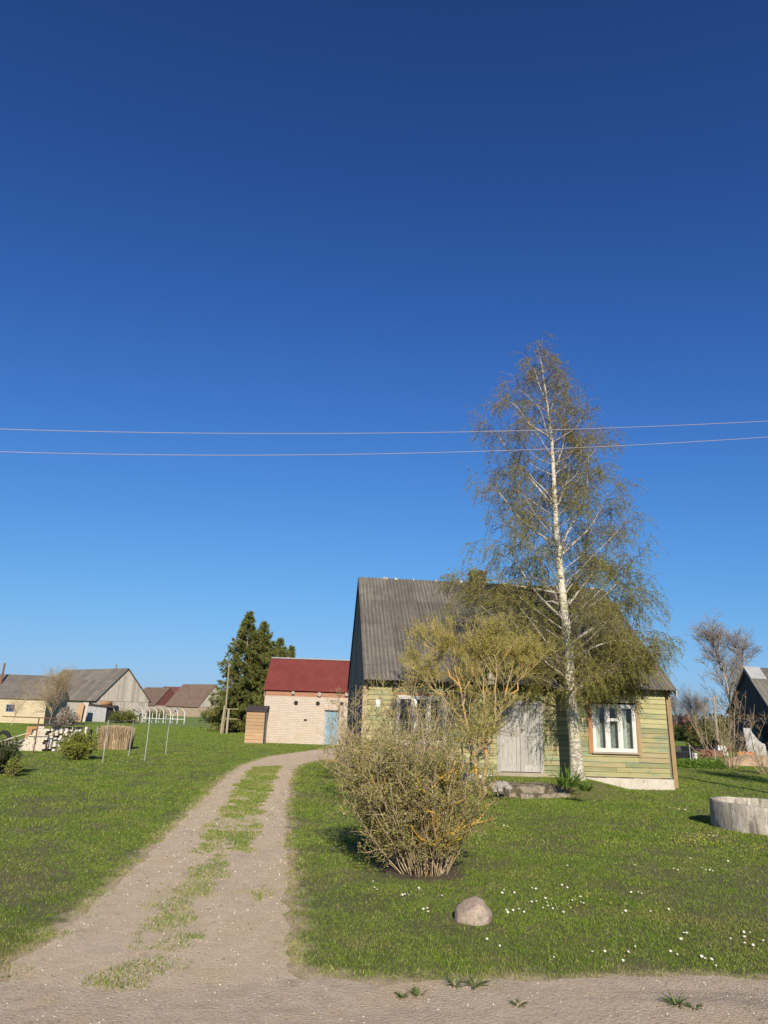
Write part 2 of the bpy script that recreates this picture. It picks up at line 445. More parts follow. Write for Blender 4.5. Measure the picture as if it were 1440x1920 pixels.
MT['darkgreen'] = mk('dark_green_leaf', (0.04, 0.065, 0.018), (0.07, 0.09, 0.025), 1, rnd=0.4, transl=0.2)
MT['lush'] = mk('lush_green_leaf', (0.09, 0.17, 0.025), (0.14, 0.22, 0.035), 3, rnd=0.3, transl=0.35)
MT['reed'] = mk('dry_reed', (0.3, 0.22, 0.13), (0.4, 0.3, 0.18), 3, rnd=0.4)
MT['petal'] = mk('white_petal', (0.62, 0.6, 0.57), (0.68, 0.63, 0.62), 30)
MT['yellow'] = mk('flower_yellow', (0.48, 0.42, 0.03), (0.55, 0.48, 0.05), 30)
MT['pebble'] = mk('pebble', (0.34, 0.27, 0.2), (0.48, 0.39, 0.3), 20, coords='World', rnd=0.4, rndcols=[((0.4, 0.36, 0.3), 0.88, 1.1, .8), ((0.16, 0.15, 0.14), 0, .2, .7)])
MT['rubber'] = mk('black_rubber', (0.015, 0.015, 0.016), (0.025, 0.025, 0.025), 8)
MT['moss_tin'] = mk('pale_tin_sheet', (0.24, 0.25, 0.255), (0.31, 0.31, 0.305), 3, patches=[((0.2, 0.15, 0.1), 2.5, .55, .7, .6)], rough=0.6, spec=0.3)


# ------------------------------------------------------------------ objects
def tag(o, label=None, cat=None, group=None, kind=None):
    for k, v in (('label', label), ('category', cat), ('group', group), ('kind', kind)):
        if v:
            o[k] = v
    return o


def empty(name, loc, rz=0.0, label=None, cat=None, group=None):
    o = bpy.data.objects.new(name, None)
    COL.objects.link(o)
    o.location = loc
    o.rotation_euler = (0, 0, rz)
    o.empty_display_size = 0.2
    return tag(o, label, cat, group)


def link_mesh(name, me, parent=None, smooth=False):
    o = bpy.data.objects.new(name, me)
    COL.objects.link(o)
    if parent is not None:
        o.parent = parent
    if smooth and len(me.polygons):
        me.polygons.foreach_set('use_smooth', np.ones(len(me.polygons), dtype=bool))
    return o


class MB:
    def __init__(s, T=None):
        s.V, s.F, s.M, s.A, s.T = [], [], [], [], T

    def v(s, pts):
        b = len(s.V)
        for p in pts:
            q = Vector(p)
            s.V.append(tuple(s.T @ q) if s.T else tuple(q))
        return b

    def poly(s, pts, m=0, a=None):
        b = s.v(pts)
        s.F.append(tuple(range(b, b + len(pts))))
        s.M.append(m)
        s.A.append(random.random() if a is None else a)

    def hexa(s, p, m=0, a=None):
        """8 corners: bottom ring 0-3 counter-clockwise seen from above, top ring 4-7."""
        b = s.v(p)
        a = random.random() if a is None else a
        for f in ((0, 3, 2, 1), (4, 5, 6, 7), (0, 1, 5, 4), (1, 2, 6, 5), (2, 3, 7, 6), (3, 0, 4, 7)):
            s.F.append(tuple(b + i for i in f))
            s.M.append(m)
            s.A.append(a)

    def box(s, x0, x1, y0, y1, z0, z1, m=0, a=None):
        s.hexa([(x0, y0, z0), (x1, y0, z0), (x1, y1, z0), (x0, y1, z0), (x0, y0, z1), (x1, y0, z1), (x1, y1, z1), (x0, y1, z1)], m, a)

    def bar(s, a, b, w_, h_, m=0, up=(0, 0, 1)):
        """square bar from a to b"""
        a, b = Vector(a), Vector(b)
        d = (b - a).normalized()
        u = Vector(up)
        if abs(d.dot(u)) > 0.95:
            u = Vector((0, 1, 0))
        sx = d.cross(u).normalized() * (w_ / 2)
        sy = sx.cross(d).normalized() * (h_ / 2)
        s.hexa([a - sx - sy, a + sx - sy, b + sx - sy, b - sx - sy, a - sx + sy, a + sx + sy, b + sx + sy, b - sx + sy], m)

    def tube(s, pts, rad, n=8, m=0, cap=True, a=None):
        pts = [Vector(p) for p in pts]
        if not isinstance(rad, (list, tuple)):
            rad = [rad] * len(pts)
        b = len(s.V)
        a = random.random() if a is None else a
        for i, p in enumerate(pts):
            d = (pts[min(i + 1, len(pts) - 1)] - pts[max(i - 1, 0)]).normalized()
            u = Vector((1, 0, 0)) if abs(d.x) < 0.9 else Vector((0, 1, 0))
            e1 = d.cross(u).normalized()
            e2 = d.cross(e1)
            s.v([p + (e1 * math.cos(2 * math.pi * k / n) + e2 * math.sin(2 * math.pi * k / n)) * rad[i] for k in range(n)])
        for i in range(len(pts) - 1):
            for k in range(n):
                s.F.append((b + i * n + k, b + i * n + (k + 1) % n, b + (i + 1) * n + (k + 1) % n, b + (i + 1) * n + k))
                s.M.append(m)
                s.A.append(a)
        if cap:
            for r in (range(b, b + n), range(b + (len(pts) - 1) * n, b + len(pts) * n)):
                s.F.append(tuple(r))
                s.M.append(m)
                s.A.append(a)

    def build(s, name, mats, parent=None, smooth=False):
        me = bpy.data.meshes.new(name)
        me.from_pydata(s.V, [], s.F)
        mats = mats if isinstance(mats, (list, tuple)) else [mats]
        for x in mats:
            me.materials.append(MT[x])
        me.polygons.foreach_set('material_index', s.M)
        at_ = me.attributes.new('rnd', 'FLOAT', 'FACE')
        at_.data.foreach_set('value', s.A)
        me.update()
        return link_mesh(name, me, parent, smooth)


def npmesh(name, V, F, rnd, mats, parent=None, smooth=False, mi=None):
    V = np.ascontiguousarray(V, dtype=np.float32).reshape(-1, 3)
    F = np.ascontiguousarray(F, dtype=np.int32)
    k = F.shape[1]
    me = bpy.data.meshes.new(name)
    me.vertices.add(len(V))
    me.vertices.foreach_set('co', V.ravel())
    me.loops.add(F.size)
    me.loops.foreach_set('vertex_index', F.ravel())
    me.polygons.add(len(F))
    me.polygons.foreach_set('loop_start', np.arange(0, F.size, k, dtype=np.int32))
    me.polygons.foreach_set('loop_total', np.full(len(F), k, dtype=np.int32))
    for x in (mats if isinstance(mats, (list, tuple)) else [mats]):
        me.materials.append(MT[x])
    if mi is not None:
        me.polygons.foreach_set('material_index', mi.astype(np.int32))
    if rnd is None:
        rnd = rng.random(len(F))
    at_ = me.attributes.new('rnd', 'FLOAT', 'FACE')
    at_.data.foreach_set('value', np.asarray(rnd, dtype=np.float32))
    me.update(calc_edges=True)
    return link_mesh(name, me, parent, smooth)


# ------------------------------------------------------------------ noise and ground height
def _h(i, j, seed):
    n = (i.astype(np.int64) * 374761393 + j.astype(np.int64) * 668265263 + seed * 1442695041) & 0x7fffffff
    n = ((n ^ (n >> 13)) * 1274126177) & 0x7fffffff
    return ((n ^ (n >> 16)) & 0xffff) / 65535.0


def vn(x, y, seed=0):
    x, y = np.asarray(x, float), np.asarray(y, float)
    i, j = np.floor(x), np.floor(y)
    f, g = x - i, y - j
    f, g = f * f * (3 - 2 * f), g * g * (3 - 2 * g)
    return (_h(i, j, seed) * (1 - f) + _h(i + 1, j, seed) * f) * (1 - g) + (_h(i, j + 1, seed) * (1 - f) + _h(i + 1, j + 1, seed) * f) * g


def fbm(x, y, seed=0, o=3):
    r, a, t = 0, 1.0, 0
    for k in range(o):
        r = r + a * vn(np.asarray(x) * 2 ** k, np.asarray(y) * 2 ** k, seed + k * 17)
        t += a
        a *= 0.5
    return r / t


HL = gnd(677, 1467)                 # left front foundation corner of the green house
HA = RAD(5.0)
HUX, HUY = Vector((math.cos(HA), math.sin(HA), 0)), Vector((-math.sin(HA), math.cos(HA), 0))
HW, HD = 9.55, 9.8


def sstep(x, a, b):
    t = np.clip((x - a) / (b - a), 0, 1)
    return t * t * (3 - 2 * t)


def gz(x, y):
    x, y = np.asarray(x, float), np.asarray(y, float)
    lx = (x - HL.x) * HUX.x + (y - HL.y) * HUX.y
    ly = (x - HL.x) * HUY.x + (y - HL.y) * HUY.y
    md = 0.30 * sstep(lx, 2.6, 4.0) * (1 - sstep(lx, 6.4, 8.2)) * sstep(ly, -2.9, -1.5)
    und = 0.05 * (fbm(x / 5 + 3, y / 5 + 9, 5, 2) - 0.5)
    far = sstep(np.hypot(x, y), 70, 40)
    return md + und * far


def gzf(x, y):
    return float(gz(x, y))


def onG(px, py):
    p = gnd(px, py)
    for _ in range(3):
        p = gnd(px, py, gzf(p.x, p.y))
    return p


# ------------------------------------------------------------------ ground, road, driveway
def gridlines(lo, hi, step, far):
    a = list(np.arange(lo, hi + 1e-6, step))
    s_, x = step, hi
    while x < far:
        s_ *= 1.35
        x += s_
        a.append(x)
    s_, x = step, lo
    while x > -far:
        s_ *= 1.35
        x -= s_
        a.insert(0, x)
    return np.array(a)


gx, gy = gridlines(-22, 22, 0.3, 2500), gridlines(-2, 42, 0.3, 2500)
GX, GY = np.meshgrid(gx, gy)
GV = np.stack([GX, GY, gz(GX, GY)], -1).reshape(-1, 3)
nx, ny = len(gx), len(gy)
idx = np.arange(nx * ny).reshape(ny, nx)
GF = np.stack([idx[:-1, :-1], idx[:-1, 1:], idx[1:, 1:], idx[1:, :-1]], -1).reshape(-1, 4)
ground = tag(npmesh('ground', GV, GF, None, 'ground', smooth=True), kind='structure')


def strip_sheet(name, left, right, nrow, ncol, lift, mat, jit, seed):
    """sheet between two ground polylines with worn, uneven edges, a few mm above the ground"""
    def res(p, n):
        p = np.array(p)
        d = np.r_[0, np.cumsum(np.linalg.norm(np.diff(p, axis=0), axis=1))]
        # parameter by control index so both sides stay in step
        u = np.linspace(0, len(p) - 1, n)
        # smooth (Catmull-Rom)
        i = np.clip(np.floor(u).astype(int), 0, len(p) - 2)
        t = (u - i)[:, None]
        p0, p1, p2, p3 = p[np.maximum(i - 1, 0)], p[i], p[i + 1], p[np.minimum(i + 2, len(p) - 1)]
        return 0.5 * (2 * p1 + (p2 - p0) * t + (2 * p0 - 5 * p1 + 4 * p2 - p3) * t ** 2 + (3 * p1 - p0 - 3 * p2 + p3) * t ** 3)
    Lp, Rp = res(left, nrow), res(right, nrow)
    dirn = (Rp - Lp) / np.maximum(np.linalg.norm(Rp - Lp, axis=1, keepdims=True), 1e-6)
    jl = (fbm(Lp[:, 0] * 3.3, Lp[:, 1] * 3.3, seed, 5) - 0.5) * jit * 2
    jr = (fbm(Rp[:, 0] * 3.3, Rp[:, 1] * 3.3, seed + 5, 5) - 0.5) * jit * 2
    Lp, Rp = Lp + dirn * jl[:, None], Rp + dirn * jr[:, None]
    u = np.linspace(0, 1, ncol)[None, :, None]
    P = Lp[:, None, :] * (1 - u) + Rp[:, None, :] * u
    Z = gz(P[..., 0], P[..., 1]) + lift
    V = np.concatenate([P, Z[..., None]], -1).reshape(-1, 3)
    ix = np.arange(nrow * ncol).reshape(nrow, ncol)
    F = np.stack([ix[:-1, :-1], ix[:-1, 1:], ix[1:, 1:], ix[1:, :-1]], -1).reshape(-1, 4)
    o = npmesh(name, V, F, None, mat, smooth=True)
    tag(o, kind='structure')
    return np.concatenate([Lp, Rp[::-1]])


def g2(px, py):
    p = gnd(px, py)
    return (p.x, p.y)


rows = [((-40, 1880), (575, 1880)), ((5, 1838), (560, 1842)), ((28, 1802), (530, 1815)), ((100, 1762), (540, 1765)), ((170, 1700), (536, 1700)),
        ((250, 1632), (540, 1640)), ((320, 1560), (537, 1570)), ((380, 1500), (538, 1510)), ((420, 1460), (545, 1460)),
        ((455, 1435), (560, 1437)), ((500, 1420), (590, 1427)), ((550, 1412), (622, 1424)), ((612, 1405), (655, 1420)),
        ((680, 1403), (700, 1416)), ((800, 1404), (810, 1416))]
DRIVE = strip_sheet('driveway', [g2(*a) for a, b in rows], [g2(*b) for a, b in rows], 900, 26, 0.006, 'gravel', 0.1, 21)
redge = [(-500, 1900), (-250, 1880), (0, 1850), (150, 1856), (300, 1858), (450, 1850), (560, 1842), (640, 1840), (720, 1846), (850, 1836), (1000, 1840),
         (1150, 1834), (1300, 1837), (1440, 1840), (1700, 1848), (2000, 1860)]
rl = [g2(*p) for p in redge]
rl = [(-40, rl[0][1] - 0.6)] + rl + [(40, rl[-1][1] + 0.8)]
rr = [(p[0], p[1] - 7.5) for p in rl]
ROAD = strip_sheet('road', rr, rl, 1100, 30, 0.010, 'road', 0.12, 55)


RX0, RY0, RES, RNX, RNY = -16.0, -1.0, 0.04, 800, 1150


def raster(poly):
    """boolean map of a ground polygon, one scan line at a time"""
    p = np.asarray(poly, float)
    q = np.roll(p, -1, 0)
    M_ = np.zeros((RNY, RNX), bool)
    for j in range(RNY):
        y = RY0 + (j + 0.5) * RES
        c = (p[:, 1] > y) != (q[:, 1] > y)
        if not c.any():
            continue
        xs = np.sort(p[c, 0] + (y - p[c, 1]) / (q[c, 1] - p[c, 1]) * (q[c, 0] - p[c, 0]))
        for k in range(0, len(xs) - 1, 2):
            i0, i1 = int((xs[k] - RX0) / RES + 0.5), int((xs[k + 1] - RX0) / RES + 0.5)
            M_[j, max(i0, 0):max(i1, 0)] = True
    return M_


def look(M_, x, y):
    i, j = ((x - RX0) / RES).astype(int), ((y - RY0) / RES).astype(int)
    ok = (i >= 0) & (i < RNX) & (j >= 0) & (j < RNY)
    return ok & M_[np.clip(j, 0, RNY - 1), np.clip(i, 0, RNX - 1)]


STRIPS = [([(150, 1843), (235, 1803), (290, 1795), (348, 1803), (300, 1837), (225, 1864)], 1.0),
          ([(250, 1778), (262, 1745), (330, 1700), (388, 1725), (378, 1765), (300, 1788)], 1.0),
          ([(285, 1702), (345, 1640), (410, 1596), (425, 1632), (380, 1685), (320, 1716)], 0.75),
          ([(358, 1602), (400, 1545), (440, 1480), (475, 1440), (525, 1437), (510, 1470), (492, 1520), (470, 1600), (420, 1592)], 1.0),
          ([(462, 1676), (510, 1666), (517, 1684), (470, 1690)], 0.85),
          ([(0, 1812), (22, 1808), (28, 1828), (0, 1848)], 0.9)]
STRIPS = [(raster([g2(*p) for p in pl]), d) for pl, d in STRIPS]
DRM, RDM = raster(DRIVE), raster(ROAD)
NEARM = DRM | RDM
for _dx, _dy in ((4, 0), (-4, 0), (0, 4), (0, -4), (3, 3), (3, -3), (-3, 3), (-3, -3)):
    NEARM = NEARM | np.roll(DRM | RDM, (_dx, _dy), (0, 1))
_d = (DRM | RDM).astype(float)
for _k in range(3):
    for _ax in (0, 1):
        _d = sum(np.roll(_d, q, _ax) for q in range(-6, 7)) / 13
_i, _j = ((GV[:, 0] - RX0) / RES).astype(int), ((GV[:, 1] - RY0) / RES).astype(int)
_ok = (_i >= 8) & (_i < RNX - 8) & (_j >= 8) & (_j < RNY - 8)
_b = np.where(_ok, _d[np.clip(_j, 0, RNY - 1), np.clip(_i, 0, RNX - 1)], 0.0)
EDGE = _d      # 0 on turf, 0.5 on the worn edge, 1 on the track


def edge(x, y):
    i, j = ((x - RX0) / RES).astype(int), ((y - RY0) / RES).astype(int)
    ok = (i >= 8) & (i < RNX - 8) & (j >= 8) & (j < RNY - 8)
    return np.where(ok, EDGE[np.clip(j, 0, RNY - 1), np.clip(i, 0, RNX - 1)], 0.0)


ground.data.attributes.new('bare', 'FLOAT', 'POINT').data.foreach_set('value', _b.astype(np.float32))

BUSH = onG(790, 1632)
RING = Vector((*g2(1408, 1532), 0))
ROCK = onG(889, 1727)


def grass_density(x, y):
    """0..1 chance that a blade grows at a ground point"""
    wx = x + (fbm(x * 2.6, y * 2.6, 3, 3) - 0.5) * 0.55
    wy = y + (fbm(x * 2.6 + 40, y * 2.6, 4, 3) - 0.5) * 0.55
    d = np.ones_like(x)
    dr = look(DRM, wx, wy)
    rd = look(RDM, wx, wy)
    d[dr] = 0.012
    st = np.zeros_like(x)
    for pl, q in STRIPS:
        st = np.maximum(st, look(pl, wx, wy) * q)
    st = st * (0.12 + 0.88 * sstep(fbm(x * 3.0, y * 3.0, 31, 3), 0.32, 0.5))
    d = np.where(dr, np.maximum(d, st), d)
    d[rd & ~dr] = 0.008
    # turf thins out over a ragged band along the road and the track
    ed = edge(x, y) + (fbm(x * 3.1, y * 3.1, 77, 4) - 0.5) * 0.75 + (fbm(x * 11, y * 11, 78, 2) - 0.5) * 0.3
    d = np.maximum(1 - sstep(ed, 0.32, 0.7), np.where(dr | rd, d, 0.0))
    lx = (x - HL.x) * HUX.x + (y - HL.y) * HUX.y
    ly = (x - HL.x) * HUY.x + (y - HL.y) * HUY.y
    d[(lx > -0.02) & (lx < HW) & (ly > -0.02) & (ly < HD)] = 0
    d[np.hypot(x - BUSH.x, y - BUSH.y) < 0.5 + 0.25 * vn(x * 4, y * 4, 8)] *= 0.08
    d *= 0.35 + 0.65 * sstep(fbm(x * 1.3, y * 1.3, 61, 4), 0.36, 0.55)
    return d


def make_grass():
    th = RAD(40)
    R0, R1 = 3.9, 75.0
    rr_ = np.linspace(R0, R1, 4000)
    rho = np.minimum(4600, 4600 * (7.5 / rr_) ** 1.6)
    cdf = np.cumsum(rho * rr_)
    tot = cdf[-1] * (rr_[1] - rr_[0]) * 2 * th
    n = int(tot)
    r = np.interp(rng.random(n) * cdf[-1], cdf, rr_)
    a = (rng.random(n) * 2 - 1) * th
    x, y = r * np.sin(a), r * np.cos(a)
    k = rng.random(n) < grass_density(x, y)
    x, y, r = x[k], y[k], r[k]
    n = len(x)
    z = gz(x, y)
    tall = 0.6 + 0.8 * fbm(x * 0.8, y * 0.8, 91, 3)
    h = (0.010 + 0.019 * rng.random(n)) * tall * np.clip(r / 9, 1, 2.0) ** 0.5
    wd = 0.0042 * np.clip(r / 7.5, 0.8, 12) ** 0.95 * (0.7 + 0.6 * rng.random(n))
    az = rng.random(n) * 2 * np.pi
    le = rng.random(n) * 2 * np.pi
    ln = h * (0.2 + 1.5 * rng.random(n))
    # turf between the wheel tracks
    xs_, ys_ = rng.uniform(-6, 0.5, 420000), rng.uniform(4.5, 32, 420000)
    ks = np.zeros(len(xs_), bool)
    wx = xs_ + (fbm(xs_ * 4.5, ys_ * 4.5, 3, 3) - 0.5) * 0.5
    wy = ys_ + (fbm(xs_ * 4.5 + 40, ys_ * 4.5, 4, 3) - 0.5) * 0.5
    for pl, q in STRIPS:
        ks |= look(pl, wx, wy) & (rng.random(len(xs_)) < q)
    ks &= rng.random(len(xs_)) < 0.1 + 0.9 * sstep(fbm(xs_ * 2.6, ys_ * 2.6, 33, 3), 0.36, 0.5)
    xs_, ys_ = xs_[ks], ys_[ks]
    m3 = len(xs_)
    x, y, z = np.r_[x, xs_], np.r_[y, ys_], np.r_[z, gz(xs_, ys_) + .006]
    hs = rng.uniform(0.014, 0.04, m3)
    h, wd, ln = np.r_[h, hs], np.r_[wd, 0.0042 * np.clip(np.hypot(xs_, ys_) / 7.5, .8, 4)], np.r_[ln, hs * rng.uniform(.2, 1.5, m3)]
    n += m3
    # scattered longer tufts and flat weed leaves
    nt_ = 1500
    rt = 4.2 + 26 * rng.random(nt_) ** 1.4
    at_ = (rng.random(nt_) * 2 - 1) * th
    xt, yt = rt * np.sin(at_), rt * np.cos(at_)
    kt = rng.random(nt_) < grass_density(xt, yt)
    xt, yt = np.repeat(xt[kt], 24), np.repeat(yt[kt], 24)
    m2 = len(xt)
    xt, yt = xt + rng.normal(size=m2) * 0.03, yt + rng.normal(size=m2) * 0.03
    x, y, z = np.r_[x, xt], np.r_[y, yt], np.r_[z, gz(xt, yt)]
    h2 = rng.uniform(0.015, 0.05, m2)
    h, wd = np.r_[h, h2], np.r_[wd, rng.uniform(0.003, 0.006, m2)]
    az, le = rng.random(n + m2) * 2 * np.pi, rng.random(n + m2) * 2 * np.pi
    ln = np.r_[ln, h2 * rng.uniform(.2, 1.0, m2)]
    n += m2
    V = np.zeros((n, 3, 3))
    V[:, 0] = np.stack([x - np.cos(az) * wd, y - np.sin(az) * wd, z - 0.004], -1)
    V[:, 1] = np.stack([x + np.cos(az) * wd, y + np.sin(az) * wd, z - 0.004], -1)
    V[:, 2] = np.stack([x + np.cos(le) * ln, y + np.sin(le) * ln, z + h], -1)
    F = np.arange(3 * n).reshape(n, 3)
    rn = rng.random(n)
    stp = np.zeros(n, bool)
    for pl, q in STRIPS:
        stp |= look(pl, x, y)
    dry = rng.random(n) < np.where(stp, 0.25, 0.55) * sstep(edge(x, y), 0.08, 0.5)      # straw along the worn edge
    rn[dry] = 0.935 + 0.065 * rn[dry]
    o = npmesh('grass', V, F, rn, 'grass')
    tag(o, 'short mown lawn grass with dry patches', 'grass', kind='stuff')


make_grass()


def make_pebbles():
    n = 15000
    x, y = rng.uniform(-5, 6, n * 6), 3.8 + rng.random(n * 6) ** 1.6 * 22
    k = (look(DRM, x, y) | look(RDM, x, y)) & (rng.random(len(x)) < 0.4 + 0.6 * fbm(x * 1.5, y * 1.5, 44, 2))
    x, y = x[k][:n], y[k][:n]
    n = len(x)
    s_ = 0.004 + 0.010 * rng.random(n) ** 4
    s_ *= np.clip(np.hypot(x, y) / 8, 0.9, 1.7)
    z = gz(x, y) + 0.009
    oct_ = np.array([(1, 0, 0), (0, 1, 0), (-1, 0, 0), (0, -1, 0), (0, 0, .75), (0, 0, -.6)], float)
    V = oct_[None] * s_[:, None, None] * rng.uniform(0.6, 1.3, (n, 6, 1))
    a = rng.random(n) * 6.28
    c, s2 = np.cos(a)[:, None], np.sin(a)[:, None]
    V = np.stack([V[..., 0] * c - V[..., 1] * s2, V[..., 0] * s2 + V[..., 1] * c, V[..., 2]], -1)
    V += np.stack([x, y, z], -1)[:, None]
    f = np.array([(0, 1, 4), (1, 2, 4), (2, 3, 4), (3, 0, 4), (1, 0, 5), (2, 1, 5), (3, 2, 5), (0, 3, 5)])
    F = (f[None] + 6 * np.arange(n)[:, None, None]).reshape(-1, 3)
    o = npmesh('loose_gravel', V, F, np.repeat(rng.random(n), 8), 'pebble')
    tag(o, 'loose gravel stones on the track and road', 'gravel', kind='stuff')


make_pebbles()


# ------------------------------------------------------------------ green wooden house
house = empty('green_house', (HL.x, HL.y, 0), HA, 'faded green plank house with grey corrugated roof behind the birch', 'house')


def wall_xz(px, py):
    """pixel on the front wall plane -> house coordinates (along the wall, height)"""
    d = ray(px, py)
    n = HUY
    t = (HL - CAM).dot(n) / d.dot(n)
    p = CAM + d * t
    return (p - HL).dot(HUX), p.z


WH = 3.12            # wall height
EY, EZ = -0.42, 2.93  # eave edge
RYD, RZ = HD / 2, 6.98
FD = 0.30            # foundation height

wl0, wl1 = wall_xz(741, 1394), wall_xz(836, 1306)
wr0, wr1 = wall_xz(1112, 1409), wall_xz(1187, 1322)
dd0, dd1 = wall_xz(938, 1446), wall_xz(1010, 1322)
WIN_L = (wl0[0], wl1[0], wl0[1], wl1[1])
WIN_R = (wr0[0], wr1[0] + 0.03, wr0[1], wr1[1])
DOOR = (dd0[0], dd1[0], dd0[1], dd1[1])
OPEN = [WIN_L, WIN_R, DOOR]


def planks_x(mb, x0, x1, z0, z1, y, rh, opens, th=0.022, lap=0.016, maxlen=3.6):
    """horizontal weather boards facing -y, broken at openings and at butt joints"""
    z = z0
    while z < z1 - 0.01:
        zt = min(z + rh * random.uniform(0.93, 1.06), z1)
        cuts = [(x0, x1)]
        for o in opens:
            if o[2] < zt - 0.02 and o[3] > z + 0.02:
                cuts = [c for a, b in cuts for c in ((a, min(b, o[0])), (max(a, o[1]), b)) if c[1] - c[0] > 0.02]
        for a, b in cuts:
            xs = [a]
            while b - xs[-1] > maxlen:
                xs.append(xs[-1] + random.uniform(1.2, maxlen - 0.4))
            xs.append(b)
            for i in range(len(xs) - 1):
                j = 0.002 * random.random()
                e0, e1 = random.uniform(0, 0.006), random.uniform(-0.006, 0.004)
                xa, xb = xs[i] + 0.003, xs[i + 1] - 0.003
                yb = y - th - j
                mb.hexa([(xa, yb - lap, z + 0.006 + e0 * .8), (xb, yb - lap, z + 0.006 + e1 * .8), (xb, y, z + 0.004), (xa, y, z + 0.004),
                         (xa, yb, zt - 0.006 + e0 * .3), (xb, yb, zt - 0.006 + e1 * .3), (xb, y, zt - 0.004), (xa, y, zt - 0.004)])
        z = zt


def planks_v(mb, x0, x1, zb, ztop, y, w_=0.16, th=0.02, m=0):
    """upright boards facing -y, tops cut to the roof line"""
    x = x0
    while x < x1 - 0.01:
        b = min(x + w_ * random.uniform(0.85, 1.15), x1)
        g, j = 0.004, random.uniform(0, 0.012)
        t0, t1 = ztop(x + g), ztop(b - g)
        z_ = zb - random.uniform(0, 0.02)
        mid = [xx for xx in (x + g, b - g)]
        if min(t0, t1) > zb + 0.02:
            mb.hexa([(mid[0], y - th - j, z_), (mid[1], y - th - j, z_), (mid[1], y, z_), (mid[0], y, z_),
                     (mid[0], y - th - j, t0), (mid[1], y - th - j, t1), (mid[1], y, t1), (mid[0], y, t0)], m)
        x = b


def panel_with_holes(mb, x0, x1, z0, z1, ya, yb, opens, m=0):
    xs = sorted({x0, x1, *[v for o in opens for v in o[:2]]})
    zs = sorted({z0, z1, *[min(max(v, z0), z1) for o in opens for v in o[2:]]})
    for i in range(len(xs) - 1):
        run = None
        for j in range(len(zs) - 1):
            cx, cz = (xs[i] + xs[i + 1]) / 2, (zs[j] + zs[j + 1]) / 2
            hole = any(o[0] < cx < o[1] and o[2] < cz < o[3] for o in opens)
            if not hole:
                run = (run[0], zs[j + 1]) if run else (zs[j], zs[j + 1])
            if (hole or j == len(zs) - 2) and run:
                mb.box(xs[i], xs[i + 1], ya, yb, run[0], run[1], m)
                run = None


wall = MB()
planks_x(wall, 0.09, HW - 0.10, FD + 0.02, WH, 0.0, 0.148, OPEN)
fw = wall.build('front_wall', 'green_planks', house)
core = MB()
panel_with_holes(core, 0.02, HW - 0.02, FD, WH, 0.004, 0.14, OPEN)
core.build('wall_core', 'black_wood', house)
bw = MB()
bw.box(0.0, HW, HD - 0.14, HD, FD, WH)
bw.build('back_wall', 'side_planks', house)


def gtop(yy, off=0.0):
    """underside of the roof above a gable point"""
    k = (RZ - EZ) / (RYD - EY)
    return EZ + k * (yy - EY if yy < RYD else 2 * RYD - EY - yy) - 0.10 + off


GWIN = (0.75, 1.75, 1.15, 2.35)
for side, nm in ((0, 'left_side'), (1, 'right_side')):
    if side == 0:   # local x' = HD - y, faces -x
        T = Matrix(((0, 1, 0, 0), (-1, 0, 0, HD), (0, 0, 1, 0), (0, 0, 0, 1)))
        op = [(HD - GWIN[1], HD - GWIN[0], GWIN[2], GWIN[3])]
    else:           # local x' = y, faces +x
        T = Matrix(((0, -1, 0, HW), (1, 0, 0, 0), (0, 0, 1, 0), (0, 0, 0, 1)))
        op = []
    g = MB(T)
    planks_x(g, 0.02, HD - 0.02, FD + 0.02, WH - 0.25, -0.002, 0.15, op)
    f_ = (lambda xx: gtop(xx))
    planks_v(g, 0.02, HD - 0.02, WH - 0.24, lambda xx: gtop(xx), -0.002, 0.17)
    for xx in np.arange(0.15, HD - 0.15, 0.25):
        g.hexa([(xx, 0.02, WH - 0.3), (xx + 0.25, 0.02, WH - 0.3), (xx + 0.25, 0.1, WH - 0.3), (xx, 0.1, WH - 0.3),
                (xx, 0.02, gtop(xx) - .02), (xx + 0.25, 0.02, gtop(xx + 0.25) - .02), (xx + 0.25, 0.1, gtop(xx + 0.25) - .02), (xx, 0.1, gtop(xx) - .02)])
    panel_with_holes(g, 0.0, HD, FD, WH - 0.31, 0.004, 0.1, op)
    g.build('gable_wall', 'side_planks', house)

fo = MB()
for i in range(22):
    a, b = HW * i / 22, HW * (i + 1) / 22
    j = random.uniform(0, 0.02)
    fo.box(a, b - 0.001, -0.055 - j, 0.2, -0.3, FD + random.uniform(-0.004, 0.008), 0 if a > 4.5 else 1)
fo.box(-0.03, 0.2, 0.201, HD, -0.3, FD - 0.003, 1)
fo.box(HW - 0.2, HW + 0.03, 0.201, HD, -0.3, FD - 0.003, 0)
fo.box(0.201, HW - 0.201, HD - 0.2, HD + 0.03, -0.3, FD - 0.005, 0)
fob = fo.build('foundation', ['whitewash', 'fieldstone'], house)
st = MB()
for i in range(34):
    x = random.uniform(0.0, 2.4)
    z = random.uniform(0.0, 0.25)
    r = random.uniform(0.07, 0.13)
    b0 = len(st.V)
    pts = []
    for k in range(14):
        a = k * 2.4
        zz = 1 - 2 * (k + .5) / 14
        q = math.sqrt(1 - zz * zz)
        pts.append((x + r * q * math.cos(a), -0.07 + 0.6 * r * q * math.sin(a), z + r * 0.8 * zz))
    bm_ = bmesh.new()
    vv = [bm_.verts.new(p) for p in pts]
    bmesh.ops.convex_hull(bm_, input=vv)
    bm_.verts.index_update()
    vs_ = [v for v in bm_.verts]
    ix = {v: i for i, v in enumerate(vs_)}
    st.V += [tuple(v.co) for v in vs_]
    al = random.random()
    for f in bm_.faces:
        st.F.append(tuple(b0 + ix[v] for v in f.verts))
        st.M.append(0)
        st.A.append(al)
    bm_.free()
st.build('stone_facing', 'fieldstone', house)['kind'] = 'stuff'

